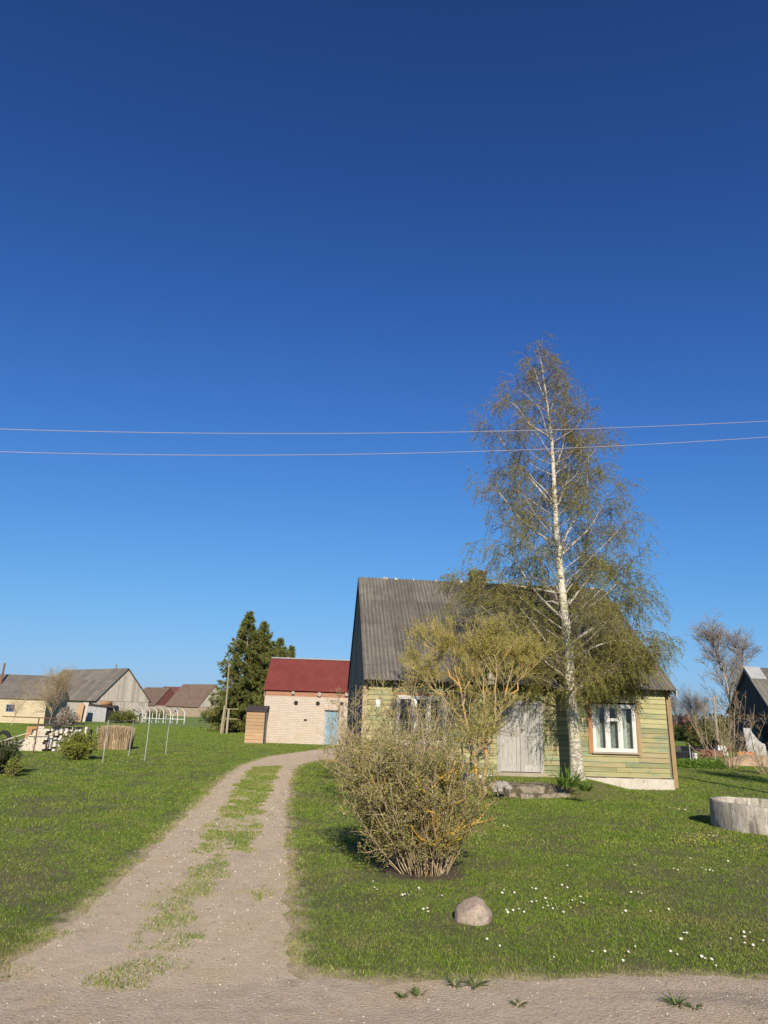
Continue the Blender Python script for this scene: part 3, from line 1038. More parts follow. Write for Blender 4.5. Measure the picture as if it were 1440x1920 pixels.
cb = MB()
cb.box(-0.05, 0.09, -0.06, 0.0, FD - 0.1, WH - 0.02)
cb.box(-0.052, -0.006, -0.0, 0.1, FD - 0.1, WH - 0.02)
cb.build('corner_board', 'pale_board', house)
cb = MB()
cb.hexa([(HW - 0.02, -0.065, 0.06), (HW + 0.11, -0.065, 0.06), (HW + 0.11, 0.0, 0.06), (HW - 0.02, 0.0, 0.06),
         (HW - 0.10, -0.065, WH + .02), (HW + 0.04, -0.065, WH + .02), (HW + 0.04, 0.0, WH + .02), (HW - 0.10, 0.0, WH + .02)])
cb.build('corner_board', 'tan_board', house)


def corr(mb, x0, x1, y0, z0, y1, z1, pitch, amp, nrow, shw, lap=0.12, sq=False, m=0, seg=6, lift=0.008):
    """corrugated sheets from the eave line (y0,z0) up to the ridge line (y1,z1)"""
    d = Vector((0, y1 - y0, z1 - z0))
    L = d.length
    d.normalize()
    nrm = Vector((0, -d.z, d.y))
    if nrm.z < 0:
        nrm = -nrm
    rl_ = L / nrow
    x = x0
    while x < x1 - 0.01:
        xe = min(x + shw, x1)
        for r in range(nrow):
            s0, s1 = r * rl_ - (lap if r else 0), (r + 1) * rl_
            a = random.random()
            off = random.uniform(-0.006, 0.006)
            n = max(2, int((xe - x) / pitch * seg))
            b = len(mb.V)
            for i in range(n + 1):
                xx = x + (xe - x) * i / n
                ph = math.sin(2 * math.pi * xx / pitch)
                if sq:
                    ph = max(-1, min(1, ph * 2.2))
                for s_, lf in ((s0, lift if r else 0), (s1, 0.0)):
                    p = Vector((xx, y0, z0)) + d * (s_ + (off if not (r == nrow - 1 and s_ == s1) else 0)) + nrm * (amp * ph + lf)
                    mb.V.append(tuple(mb.T @ p if mb.T else p))
            for i in range(n):
                mb.F.append((b + 2 * i, b + 2 * i + 2, b + 2 * i + 3, b + 2 * i + 1))
                mb.M.append(m)
                mb.A.append(a)
        x = xe


def thicken(o, t):
    md = o.modifiers.new('thickness', 'SOLIDIFY')
    md.thickness = t
    md.offset = -1
    return o


rf = MB()
corr(rf, -0.06, HW + 0.12, EY, EZ, RYD, RZ, 0.13, 0.02, 4, 1.04)
corr(rf, -0.06, HW + 0.12, HD - EY, EZ, RYD, RZ - 0.003, 0.13, 0.02, 4, 1.04)
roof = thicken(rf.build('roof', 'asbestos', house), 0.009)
k_ = (RZ - EZ) / (RYD - EY)
un = MB()
for i in range(13):     # rafter tails and sheathing under the eave
    x = 0.05 + (HW - 0.15) * i / 12
    for sgn in (0, 1):
        f = (lambda y: y) if not sgn else (lambda y: HD - y)
        pts = [(x, f(EY + 0.06), EZ - 0.13), (x + 0.09, f(EY + 0.06), EZ - 0.13), (x + 0.09, f(RYD - 0.03), RZ - 0.16), (x, f(RYD - 0.03), RZ - 0.16)]
        q = [(p[0], p[1], p[2] + 0.10) for p in pts]
        if sgn:
            pts, q = pts[::-1], q[::-1]
        un.hexa(pts + q)
un.box(0.0, HW, -0.03, 0.12, WH + 0.003, WH + 0.09)
un.build('rafters', 'black_wood', house)
for xs in (-0.075, HW + 0.085):
    bb = MB()
    for sgn in (0, 1):
        f = (lambda y: y) if not sgn else (lambda y: HD - y)
        p = [(xs, f(EY + 0.02), EZ - 0.19), (xs + 0.03, f(EY + 0.02), EZ - 0.19), (xs + 0.03, f(RYD), RZ - 0.22), (xs, f(RYD), RZ - 0.22)]
        q = [(v[0], v[1], v[2] + 0.17) for v in p]
        if sgn:
            p, q = p[::-1], q[::-1]
        bb.hexa(p + q)
    bb.build('bargeboard', 'black_wood' if xs < 0 else 'grey_planks', house)
rc = MB()
x = -0.05
while x < HW + 0.1:
    L_ = random.uniform(0.04, 0.22)
    if random.random() < 0.4:
        rc.hexa([(x, RYD - 0.09, RZ - 0.06), (x + L_, RYD - 0.09, RZ - 0.06), (x + L_, RYD + 0.09, RZ - 0.06), (x, RYD + 0.09, RZ - 0.06),
                 (x, RYD - 0.03, RZ + random.uniform(.02, .055)), (x + L_, RYD - 0.03, RZ + random.uniform(.02, .055)), (x + L_, RYD + 0.03, RZ + .035), (x, RYD + 0.03, RZ + .035)])
    x += L_ + random.uniform(0.0, 0.1)
rc.build('ridge_mortar', 'concrete', roof)['kind'] = 'stuff'
ch = MB()
chx = 4.65
ch.box(chx - 0.27, chx + 0.27, RYD - 0.05, RYD + 0.49, RZ - 0.5, RZ + 0.36)
ch.box(chx - 0.32, chx + 0.32, RYD - 0.1, RYD + 0.54, RZ + 0.361, RZ + 0.47)
ch.build('chimney', 'chimney_brick', roof)


def casement(parent, W, cols, name='window', vent=None, sillm='sill_wood', drapes=(), lace=0.62):
    """white timber window set in an opening of the front wall"""
    x0, x1, z0, z1 = W
    f = MB()
    t, y0, y1 = 0.07, -0.05, 0.09
    f.box(x0, x1, y0, y1, z0, z0 + t)
    f.box(x0, x1, y0, y1, z1 - t, z1)
    f.box(x0, x0 + t, y0 + .001, y1, z0 + t, z1 - t)
    f.box(x1 - t, x1, y0 + .001, y1, z0 + t, z1 - t)
    xs = [x0 + t] + [x0 + t + (x1 - x0 - 2 * t) * c for c in cols] + [x1 - t]
    mw = 0.075
    for x in xs[1:-1]:
        f.box(x - mw / 2, x + mw / 2, y0 + .006, y1, z0 + t, z1 - t)
    fr = f.build(name, 'white_paint', parent)
    for i in range(len(xs) - 1):
        a = xs[i] + (mw / 2 if i else 0)
        b = xs[i + 1] - (mw / 2 if i < len(xs) - 2 else 0)
        s_ = MB()
        w_ = 0.04
        za, zb = z0 + t, z1 - t
        s_.box(a, b, y0 + .014, 0.05, za, za + w_)
        s_.box(a, b, y0 + .014, 0.05, zb - w_, zb)
        s_.box(a, a + w_, y0 + .016, 0.05, za + w_, zb - w_)
        s_.box(b - w_, b, y0 + .016, 0.05, za + w_, zb - w_)
        if vent == i:
            zm = za + (zb - za) * 0.69
            s_.box(a + w_, b - w_, y0 + .006, 0.05, zm - 0.04, zm + 0.045)
        s_.build('sash', 'white_paint', fr)
        p = MB()
        p.box(a + w_ * .5, b - w_ * .5, 0.0, 0.006, za + w_ * .5, zb - w_ * .5)
        p.build('pane', 'glass', fr)
    # lace half curtain and side drapes behind the glass
    n = 120
    c = MB()
    zt = z0 + (z1 - z0) * lace
    for i in range(n):
        xa, xb = x0 + (x1 - x0) * i / n, x0 + (x1 - x0) * (i + 1) / n
        ya, yb = 0.17 + 0.02 * math.sin(i * 1.1), 0.17 + 0.02 * math.sin((i + 1) * 1.1)
        c.poly([(xa, ya, z0), (xb, yb, z0), (xb, yb, zt + .02 * math.sin(i)), (xa, ya, zt + .02 * math.sin(i - 1))])
    c.build('curtain', 'curtain', fr, True)
    for u0, u1 in drapes:
        c = MB()
        for i in range(24):
            xa, xb = [x0 + (x1 - x0) * (u0 + (u1 - u0) * q / 24) for q in (i, i + 1)]
            ya, yb = 0.13 + 0.015 * math.sin(i * 1.6), 0.13 + 0.015 * math.sin((i + 1) * 1.6)
            c.poly([(xa, ya, z0), (xb, yb, z0), (xb, yb, z1), (xa, ya, z1)])
        c.build('curtain', 'drape', fr, True)
    sb = MB()
    sb.box(x0 - 0.06, x1 + 0.06, -0.12, -0.051, z0 - 0.05, z0 - 0.004)
    sb.build('sill', sillm, fr)
    return fr


wr = casement(house, WIN_R, (0.33, 0.655), vent=1, drapes=((0.03, 0.22), (0.74, 0.84)))
tr = MB()
tr.box(WIN_R[0] - 0.15, WIN_R[0] - 0.002, -0.062, -0.0, WIN_R[2] - 0.06, WIN_R[3] + 0.14)
tr.build('casing', 'orange_board', wr)
tr = MB()
tr.box(WIN_R[1] + 0.002, WIN_R[1] + 0.075, -0.06, 0.0, WIN_R[2] - 0.12, WIN_R[3] + 0.1)
tr.box(WIN_R[1] + 0.078, WIN_R[1] + 0.15, -0.05, 0.0, WIN_R[2] - 0.15, WIN_R[3] + 0.1)
tr.build('casing', 'tan_board', wr)
wl = casement(house, WIN_L, (0.35, 0.66), vent=None, drapes=((0.3, 0.4), (0.84, 0.95)), lace=0.5)
tr = MB()
tr.box(WIN_L[0] - 0.1, WIN_L[1] + 0.1, -0.06, -0.0, WIN_L[3] + 0.002, WIN_L[3] + 0.07)
tr.build('casing', 'orange_board', wl)
tr = MB()
tr.box(WIN_L[0] - 0.1, WIN_L[1] + 0.1, -0.05, -0.0, WIN_L[2] - 0.14, WIN_L[2] - 0.055)
tr.build('casing', 'orange_board', wl)
TG = Matrix(((0, 1, 0, 0), (-1, 0, 0, HD), (0, 0, 1, 0), (0, 0, 0, 1)))
gw = MB(TG)
x0, x1, z0, z1 = HD - GWIN[1], HD - GWIN[0], GWIN[2], GWIN[3]
for a in ((x0, x1, z0, z0 + .07), (x0, x1, z1 - .07, z1), (x0, x0 + .07, z0 + .07, z1 - .07), (x1 - .07, x1, z0 + .07, z1 - .07), ((x0 + x1) / 2 - .035, (x0 + x1) / 2 + .035, z0 + .07, z1 - .07)):
    gw.box(a[0], a[1], -0.06, 0.05, a[2], a[3])
gwo = gw.build('window', 'blue_plastic', house)
p = MB(TG)
p.box(x0 + .05, x1 - .05, 0.0, 0.006, z0 + .05, z1 - .05)
p.build('pane', 'glass', gwo)

# double door
x0, x1, z0, z1 = DOOR
fr = MB()
fr.box(x0 - 0.1, x0 - 0.004, -0.05, 0.06, z0 - 0.02, z1 + 0.1)
fr.box(x1 + 0.004, x1 + 0.1, -0.05, 0.06, z0 - 0.02, z1 + 0.1)
fr.box(x0 - 0.003, x1 + 0.003, -0.05, 0.06, z1 + 0.004, z1 + 0.1)
dfr = fr.build('door_frame', 'door_paint', house)
xm = (x0 + x1) / 2
for a, b in ((x0, xm - 0.004), (xm + 0.004, x1)):
    d = MB()
    d.box(a, b, 0.0, 0.03, z0, z1)
    t = 0.11
    zm = z0 + (z1 - z0) * 0.52
    d.box(a + .002, a + t, -0.03, -0.0005, z0, z1)
    d.box(b - t, b - .002, -0.03, -0.0005, z0, z1)
    for q in (z0, zm, z1 - t):
        d.box(a + t + .001, b - t - .001, -0.029, -0.0005, q, q + (0.2 if q == z0 else t))
    for za, zb in ((z0 + 0.2, zm), (zm + t, z1 - t)):
        x = a + t + .002
        while x < b - t - .02:
            e = min(x + 0.13, b - t - .002)
            d.box(x, e - .005, -0.014 - random.uniform(0, .005), -0.0005, za + .002, zb - .002)
            x = e
    leaf = d.build('door', 'door_paint', house)
    h = MB()
    if a > x0:
        h.box(a + 0.03, a + 0.06, -0.034, -0.0305, zm + .1, zm + .24)
        h.tube([(a + 0.045, -0.036, zm + .2), (a + .045, -0.075, zm + .2), (a + .15, -0.08, zm + .2)], 0.009, 6)
        h.build('handle', 'rust', leaf)
thr = MB()
thr.box(x0 - 0.25, x1 + 0.2, -0.14, -0.002, z0 - 0.14, z0 - 0.022)
thr.build('threshold', 'sill_wood', house)
bx, bz = wall_xz(913, 1274)
wb = MB()
wb.box(bx - 0.11, bx + 0.11, EY - 0.045, EY - 0.012, bz - 0.17, bz + 0.18)
wb.build('board', 'white_paint', house)
hx, hz = wall_xz(709, 1318)
hp = MB()
hp.box(hx - 0.075, hx + 0.075, -0.052, -0.042, hz - 0.12, hz + 0.1)
hp.build('plate', 'white_plastic', house)


# ------------------------------------------------------------------ growing things
def nrmz(v):
    return v / np.maximum(np.linalg.norm(v, axis=-1, keepdims=True), 1e-9)


def rvec(n):
    return nrmz(rng.normal(size=(n, 3)))


def curves(p0, d0, L, K, g=0.0, wig=0.15, up=0.0):
    """N growing shoots: (N,K,3). g pulls down and up pulls up per step"""
    n = len(p0)
    P = np.zeros((n, K, 3))
    P[:, 0] = p0
    d = nrmz(d0.copy())
    st = (np.broadcast_to(np.asarray(L, float), (n,)) / (K - 1))[:, None]
    for k in range(1, K):
        d = d + rng.normal(size=(n, 3)) * wig
        d[:, 2] += up - g
        d = nrmz(d)
        P[:, k] = P[:, k - 1] + d * st
    return P


def sample_on(P, idx, t):
    """point, direction on curve idx at parameter t"""
    K = P.shape[1]
    u = t * (K - 1)
    i = np.clip(u.astype(int), 0, K - 2)
    f = (u - i)[:, None]
    a, b = P[idx, i], P[idx, i + 1]
    return a + (b - a) * f, nrmz(b - a)


def shoots(P, per, L, K, tmin=0.25, tmax=1.0, out=1.0, along=0.6, up=0.0, g=0.0, gup=0.0, wig=0.15, taper=0.5, w_=None):
    """side shoots from every parent curve; per may be an array"""
    n = len(P)
    cnt = np.broadcast_to(np.asarray(per, int), (n,))
    idx = np.repeat(np.arange(n), cnt)
    t = tmin + (tmax - tmin) * rng.random(len(idx))
    p, d = sample_on(P, idx, t)
    r = rvec(len(idx))
    r = nrmz(r - d * (r * d).sum(1, keepdims=True))
    dd = d * along + r * out
    dd[:, 2] += up
    Ls = np.asarray(L)[idx] if np.ndim(L) else np.full(len(idx), L)
    Ls = Ls * rng.uniform(0.6, 1.3, len(idx)) * (1 - taper * (t - tmin) / max(tmax - tmin, 1e-6))
    return curves(p, dd, Ls, K, g, wig, gup)


def tubes_np(P, r0, r1, n=3):
    """(N,K,3) curves -> tapering n-sided tubes; r0, r1 scalars or (N,)"""
    N, K, _ = P.shape
    d = np.zeros_like(P)
    d[:, 1:-1] = P[:, 2:] - P[:, :-2]
    d[:, 0], d[:, -1] = P[:, 1] - P[:, 0], P[:, -1] - P[:, -2]
    d = nrmz(d)
    ref = np.where(np.abs(d[..., 2:3]) > 0.9, np.array([1.0, 0, 0]), np.array([0, 0, 1.0]))
    e1 = nrmz(np.cross(d, ref))
    e2 = np.cross(d, e1)
    t = np.linspace(0, 1, K)[None, :, None, None]
    R = np.broadcast_to(np.asarray(r0, float), (N,))[:, None, None, None] * (1 - t) + np.broadcast_to(np.asarray(r1, float), (N,))[:, None, None, None] * t
    a = (2 * np.pi * np.arange(n) / n)[None, None, :, None]
    V = P[:, :, None] + R * (e1[:, :, None] * np.cos(a) + e2[:, :, None] * np.sin(a))
    ids = np.arange(N * K * n).reshape(N, K, n)
    F = np.stack([ids[:, :-1], np.roll(ids, -1, 2)[:, :-1], np.roll(ids, -1, 2)[:, 1:], ids[:, 1:]], -1).reshape(N, -1, 4)
    rn = np.repeat(rng.random(N), F.shape[1])
    return V.reshape(-1, 3), F.reshape(-1, 4), rn


def join(parts):
    V, F, R, b = [], [], [], 0
    for v, f, r in parts:
        V.append(v)
        F.append(f + b)
        R.append(r)
        b += len(v)
    return np.concatenate(V), np.concatenate(F), np.concatenate(R)


def leaves_on(P, per, size, tmin=0.1, spread=0.03, asp=0.55, hang=0.3):
    """small folded-diamond leaves along shoots"""
    n = len(P)
    idx = np.repeat(np.arange(n), per)
    t = tmin + (1 - tmin) * rng.random(len(idx))
    p, d = sample_on(P, idx, t)
    p = p + rng.normal(size=p.shape) * spread
    return leaves_at(p, size, asp, hang, d)


def leaves_at(p, size, asp=0.55, hang=0.3, d=None):
    n = len(p)
    a = rvec(n)
    if d is not None:
        a = nrmz(a + d * 0.7)
    a[:, 2] -= hang
    a = nrmz(a)
    b = nrmz(np.cross(a, rvec(n)))
    s_ = (size * rng.uniform(0.6, 1.35, n))[:, None]
    V = np.stack([p, p + a * s_ * 0.5 + b * s_ * asp * .5, p + a * s_, p + a * s_ * 0.5 - b * s_ * asp * .5], 1)
    F = np.arange(4 * n).reshape(n, 4)
    return V.reshape(-1, 3), F, rng.random(n)


def polyK(pts, K):
    """resample a polyline smoothly to K points"""
    p = np.array(pts, float)
    d = np.r_[0, np.cumsum(np.linalg.norm(np.diff(p, axis=0), axis=1))]
    u = np.linspace(0, d[-1], K)
    return np.stack([np.interp(u, d, p[:, i]) for i in range(3)], -1)


def local(V, base):
    return V - np.array(base)[None]


def put(name, parts, mat, parent, base, smooth=False):
    V, F, R = join(parts)
    return npmesh(name, local(V, base), F, R, mat, parent, smooth)


# ---------------- birch in front of the house
BY = onG(1083, 1463)
BY = Vector((BY.x, BY.y, gzf(BY.x, BY.y)))
bY = BY.y
birch = empty('birch_tree', BY, 0, 'tall slender birch with white trunk and sparse hanging twigs before the house', 'tree')
trunk_px = [(1083, 1466), (1079, 1400), (1072, 1330), (1068, 1270), (1066, 1210), (1058, 1145), (1051, 1080), (1046, 1030), (1041, 960),
            (1038, 890), (1035, 835), (1029, 780), (1023, 735), (1018, 700), (1013, 670), (1007, 648)]
tp = [np.array(at(x, y, bY + 0.0)) for x, y in trunk_px]
tp[0][2] = BY.z - 0.1
TK = polyK(tp, 40)
tl = np.linspace(0, 1, 40)
tr_ = np.interp(tl, [0, 0.03, 0.1, 0.3, 0.5, 0.75, 1.0], [0.25, 0.205, 0.175, 0.14, 0.1, 0.05, 0.012])
b_ = MB()
b_.tube([Vector(p - np.array(BY)) for p in TK], list(tr_), 12)
trunk = b_.build('trunk', 'birch_bark', birch, True)


def zpx(pts):
    return [(800 + x / 3, 600 + y / 3) for x, y in pts]


limb_px = [zpx(l) for l in (
    [(722, 1060), (680, 1010), (600, 920), (530, 840), (440, 730), (340, 590), (285, 520), (250, 530)],
    [(705, 1010), (660, 950), (590, 890), (520, 800)],
    [(690, 660), (620, 615), (560, 580), (490, 480), (420, 430), (360, 430)],
    [(700, 760), (650, 690), (620, 640), (560, 590), (500, 560)],
    [(735, 1280), (640, 1210), (500, 1110), (430, 1030), (380, 960), (290, 880), (220, 880)],
    [(750, 1290), (800, 1180), (880, 1060), (920, 900), (930, 740), (945, 640), (1000, 560)],
    [(760, 1320), (850, 1240), (950, 1150), (1000, 1050), (1060, 960), (1120, 900)],
    [(730, 820), (765, 730), (785, 600), (780, 430), (810, 330)],
    [(738, 1040), (780, 940), (815, 830), (810, 730)],
    [(800, 1600), (870, 1510), (970, 1390), (1040, 1250), (1090, 1160), (1180, 1080)],
    [(800, 1720), (870, 1640), (1020, 1550), (1160, 1410), (1220, 1300), (1290, 1280)],
    [(815, 1820), (900, 1760), (1000, 1700), (1140, 1630), (1250, 1560), (1330, 1560)],
    [(765, 1610), (700, 1580), (500, 1585), (350, 1570), (260, 1530), (150, 1500)],
    [(755, 1540), (600, 1510), (400, 1480), (260, 1440), (160, 1430)],
    [(775, 1690), (640, 1570), (560, 1480), (480, 1360), (440, 1270), (360, 1200), (270, 1190)],
    [(705, 690), (740, 600), (765, 540)],
    [(680, 650), (650, 540), (635, 490), (570, 420)],
    [(670, 460), (620, 340), (600, 260), (540, 210)],
    [(665, 380), (720, 360), (740, 300)],
    [(690, 540), (720, 430), (735, 350), (800, 380)],
    [(825, 1900), (960, 1830), (1100, 1790), (1240, 1800), (1330, 1850)],
    [(700, 1180), (690, 1080), (660, 1000)],
    [(820, 1960), (700, 1900), (600, 1880), (480, 1900)],
    [(715, 900), (760, 800), (850, 720), (950, 660)],
    [(822, 1870), (760, 1800), (640, 1720), (540, 1650), (440, 1640)],
)]
limbs, lr = [], []
for l in limb_px:
    dz = random.uniform(-0.5, 0.5)
    q = []
    for i, (x, y) in enumerate(l):
        f = i / (len(l) - 1)
        q.append(np.array(at(x, y, bY)) * 1.0)
    l = [(l[0][0] + (x - l[0][0]) * .88, l[0][1] + (y - l[0][1]) * .92) for x, y in l]
    Ln = sum(np.linalg.norm(q[i + 1] - q[i]) for i in range(len(q) - 1))
    for i in range(len(q)):
        f = i / (len(q) - 1)
        q[i] = np.array(at(*l[i], bY + dz * Ln * f))
    limbs.append(polyK(q, 9))
    lr.append(0.010 + 0.0085 * Ln)
# further limbs all round the trunk, reaching the crown's outline
env_z = [tp[i][2] for i in range(len(tp))]


def env(z, az):
    pxm = 50.0
    yy = np.interp(z, [at(1083, y, bY).z for y in (1330, 1250, 1170, 1100, 1030, 930, 850, 760, 700, 645)],
                   [1330, 1250, 1170, 1100, 1030, 930, 850, 760, 700, 645])
    Lw = np.interp(yy, [640, 700, 760, 850, 930, 1030, 1100, 1200, 1290, 1330], [10, 40, 115, 140, 140, 150, 175, 165, 115, 50])
    Rw = np.interp(yy, [640, 700, 760, 850, 930, 1030, 1100, 1200, 1290, 1330], [10, 25, 65, 95, 115, 140, 155, 155, 140, 90])
    c = math.cos(az)
    return (Lw * (1 - c) / 2 + Rw * (1 + c) / 2) / pxm


for i in range(90):
    ze = BY.z + (2.9 + 11.0 * ((i + random.random()) / 80) ** 1.0 if i < 80 else random.uniform(2.5, 4.6))
    az = random.uniform(0, 2 * math.pi) if i < 80 else random.uniform(-1.4, 1.2)
    r = env(ze, az) * random.uniform(0.6, 0.98)
    zs = max(BY.z + 2.6, ze - 0.85 * r)
    k = int(np.argmin(np.abs(TK[:, 2] - zs)))
    kt = int(np.argmin(np.abs(TK[:, 2] - ze)))
    s0, e0 = TK[k], TK[kt] + np.array([math.cos(az) * r, math.sin(az) * r * 0.9, 0])
    cpt = s0 * 0.5 + e0 * 0.5 + np.array([math.cos(az) * r * .08, math.sin(az) * r * .08, -0.1 * r + 0.25 * (r > 2)])
    t = np.linspace(0, 1, 9)[:, None]
    limbs.append((1 - t) ** 2 * s0 + 2 * t * (1 - t) * cpt + t ** 2 * e0 + rng.normal(size=(9, 3)) * 0.025)
    lr.append(0.007 + 0.006 * r)
LB = np.stack(limbs)
lenL = np.linalg.norm(np.diff(LB, axis=1), axis=2).sum(1)
lparts = [tubes_np(LB[:, :7], np.array(lr), np.array(lr) * .36, 6)]
V, F, R = join(lparts)
lo = npmesh('limbs', local(V, BY), F, R, 'birch_limb', birch, True)
lo['kind'] = 'stuff'
sub = shoots(LB, np.clip((lenL * 5.5).astype(int), 4, 24), 0.42 + 0.16 * np.minimum(lenL, 4), 6, 0.22, 1.0, 0.8, 0.75, 0.15, 0.10, 0, 0.14, 0.35)
tips = LB[:, -1]
top = shoots(TK[None, 22:], 40, 0.45, 6, 0.1, 0.93, 0.8, 0.7, 0.2, 0.1, 0, .12, 0.4)
sub = np.concatenate([sub, top])
tw = shoots(sub, 7, 0.66, 6, 0.15, 1.0, 0.5, 0.45, -0.2, 0.3, 0, 0.08, 0.2)
put('crown_twigs', [tubes_np(LB[:, 6:], np.array(lr) * .36, 0.004, 5), tubes_np(sub, 0.008, 0.004, 3), tubes_np(tw, 0.0036, 0.0022, 3)], 'birch_twig', birch, BY)
zm = tw[:, :, 2].mean(1) - BY.z
per = np.where(zm < 4.5, 22, np.where(zm < 7.5, 20, np.where(zm < 10, 16, 13)))
per = (per * (0.5 + rng.random(len(per)))).astype(int)
put('crown', [leaves_on(tw, per, 0.036, 0.1, 0.02, 0.62, 0.6)], 'birch_leaf', birch, BY)

# ---------------- small twisted tree with orange lichen
SB = onG(908, 1494)
SB = Vector((SB.x, SB.y, gzf(SB.x, SB.y)))
shrub = empty('lichen_tree', SB, 0, 'small crooked tree with orange lichen branches and yellow green buds', 'tree')
sY = SB.y
tr_px = [([(912, 1499), (909, 1450), (908, 1400), (917, 1365), (935, 1340), (947, 1310), (955, 1270), (962, 1225)], .085, .02),
         ([(904, 1499), (893, 1450), (889, 1400), (876, 1365), (867, 1320), (858, 1270), (850, 1220), (842, 1190)], .075, .018),
         ([(908, 1402), (913, 1370), (908, 1330), (905, 1280), (900, 1220)], .05, .014),
         ([(893, 1440), (885, 1420), (903, 1400), (908, 1370)], .045, .03),
         ([(876, 1365), (850, 1330), (830, 1305), (800, 1280), (780, 1262)], .04, .012),
         ([(867, 1325), (880, 1280), (890, 1240), (905, 1195)], .04, .012),
         ([(947, 1315), (970, 1290), (985, 1260), (1000, 1235)], .04, .012),
         ([(930, 1345), (925, 1300), (930, 1250), (925, 1200)], .04, .012),
         ([(860, 1285), (835, 1250), (815, 1220), (800, 1205)], .035, .01)]
q = []
bb = MB()
for pl, r0, r1 in tr_px:
    dz = random.uniform(-0.35, 0.35) if len(q) > 2 else 0.1
    P = polyK([np.array(at(x, y, sY + dz * i * 0.35)) for i, (x, y) in enumerate(pl)], 10)
    P[1:-1] += rng.normal(size=(8, 3)) * 0.03
    q.append(P)
    bb.tube([Vector(p - np.array(SB)) for p in P], list(np.linspace(r0, r1, 10) * .72), 8)
bb.build('trunk', 'bark_lichen', shrub, True)
Q = np.stack(q)
l1 = shoots(Q, 17, 0.85, 6, 0.45, 1.0, 0.75, 0.7, 0.35, 0, 0.07, 0.17, 0.3)
l1 = l1[l1[:, -1, 2] > SB.z + 1.5]
l2 = shoots(l1, 8, 0.46, 5, 0.2, 1.0, 0.75, 0.7, 0.3, 0, 0.08, 0.16, 0.4)
l3 = shoots(l2, 3, 0.24, 4, 0.2, 1.0, 0.7, 0.7, 0.3, 0, 0.08, 0.16, 0.4)
put('branches', [tubes_np(l1, 0.0115, 0.005, 4), tubes_np(l2, 0.006, 0.0035, 3), tubes_np(l3, 0.004, 0.0025, 3)], 'twig_lichen', shrub, SB)
put('crown', [leaves_on(l2, 9, 0.036, 0.15, 0.03, 0.55, 0.0), leaves_on(l3, 5, 0.034, 0.1, 0.025, 0.55, 0.0)], 'bud_leaf', shrub, SB)

# ---------------- multi-stemmed bushes


def bush(base, n, rad, hmin, hmax, lean, leafmat, stemmat, name, label, leafn=9, leafsize=0.024, seed_orange=0, cat='bush', l2len=0.34, skew=(0, 0), up=0.06, r0=0.0085, sub_n=7, twl=5):
    root = empty(name, base, 0, label, cat)
    a = rng.random(n) * 2 * np.pi
    rr = np.sqrt(rng.random(n))
    p0 = np.array(base)[None] + np.stack([np.cos(a) * rr * rad, np.sin(a) * rr * rad, np.zeros(n)], -1)
    d = np.stack([np.cos(a) * rr * lean + skew[0], np.sin(a) * rr * lean + skew[1], np.ones(n)], -1) + rng.normal(size=(n, 3)) * 0.12
    L = hmin + (hmax - hmin) * (1 - rr * 0.55) * rng.uniform(0.75, 1.0, n)
    L = L * (0.72 + 0.5 * vn(a * 1.9 + base[0], rr * 2.2 + base[1], 9))
    S = curves(p0, d, L, 9, 0, 0.09, up)
    l1 = shoots(S, sub_n, l2len * 1.25, 6, 0.15, 1.0, 0.8, 0.6, 0.15, 0, 0.05, 0.16, 0.4)
    l2 = shoots(l1, twl, l2len * 0.6, 4, 0.2, 1.0, 0.8, 0.6, 0.1, 0, 0.05, 0.16, 0.4)
    parts = [tubes_np(S, r0, r0 * 0.4, 5), tubes_np(l1, r0 * 0.5, r0 * 0.28, 3), tubes_np(l2, r0 * 0.3, r0 * 0.2, 3)]
    put('stems', parts, stemmat, root, base)
    if leafn:
        put('leaves', [leaves_on(l1, leafn, leafsize, 0.2, 0.015, 0.5, 0.0), leaves_on(l2, leafn, leafsize, 0.1, 0.012, 0.5, 0.0)], leafmat, root, base)
    return root, S, l1


bushA, S_, l1_ = bush(BUSH, 165, 0.38, 0.85, 2.05, 0.57, 'bush_leaf', 'bush_stem', 'leafy_bush',
                      'big round multi-stemmed bush just coming into leaf beside the track', leafn=6, leafsize=0.03, twl=6, sub_n=8, up=0.05, r0=0.0075, l2len=0.3, skew=(-.2, 0))
k = np.where((l1_[:, 0, 0] > BUSH.x - 0.05) & (l1_[:, 0, 2] < BUSH.z + 1.25) & (l1_[:, 0, 2] > BUSH.z + 0.3) & (l1_[:, 0, 1] < BUSH.y))[0]
k = rng.permutation(k)[:80]
oc = l1_[k]
put('lichen_stems', [tubes_np(oc, 0.009, 0.006, 4)], 'orange_lichen', bushA, BUSH)['kind'] = 'stuff'
B2 = onG(745, 1520)
bush(B2, 50, 0.75, 1.7, 2.9, 0.4, 'bush_leaf', 'bush_stem', 'twiggy_bush', 'tall sparse bush with thin lichen twigs against the house front',
     leafn=5, leafsize=0.034, l2len=0.42, up=0.04, r0=0.011)
B3 = onG(672, 1462)
bush(B3, 26, 0.35, 1.0, 1.9, 0.75, 'bush_leaf', 'bush_stem', 'twiggy_bush', 'low bare twigs leaning out past the left corner of the green house',
     leafn=2, leafsize=0.03, l2len=0.4, skew=(-0.45, 0.1), up=0.02, r0=0.011)


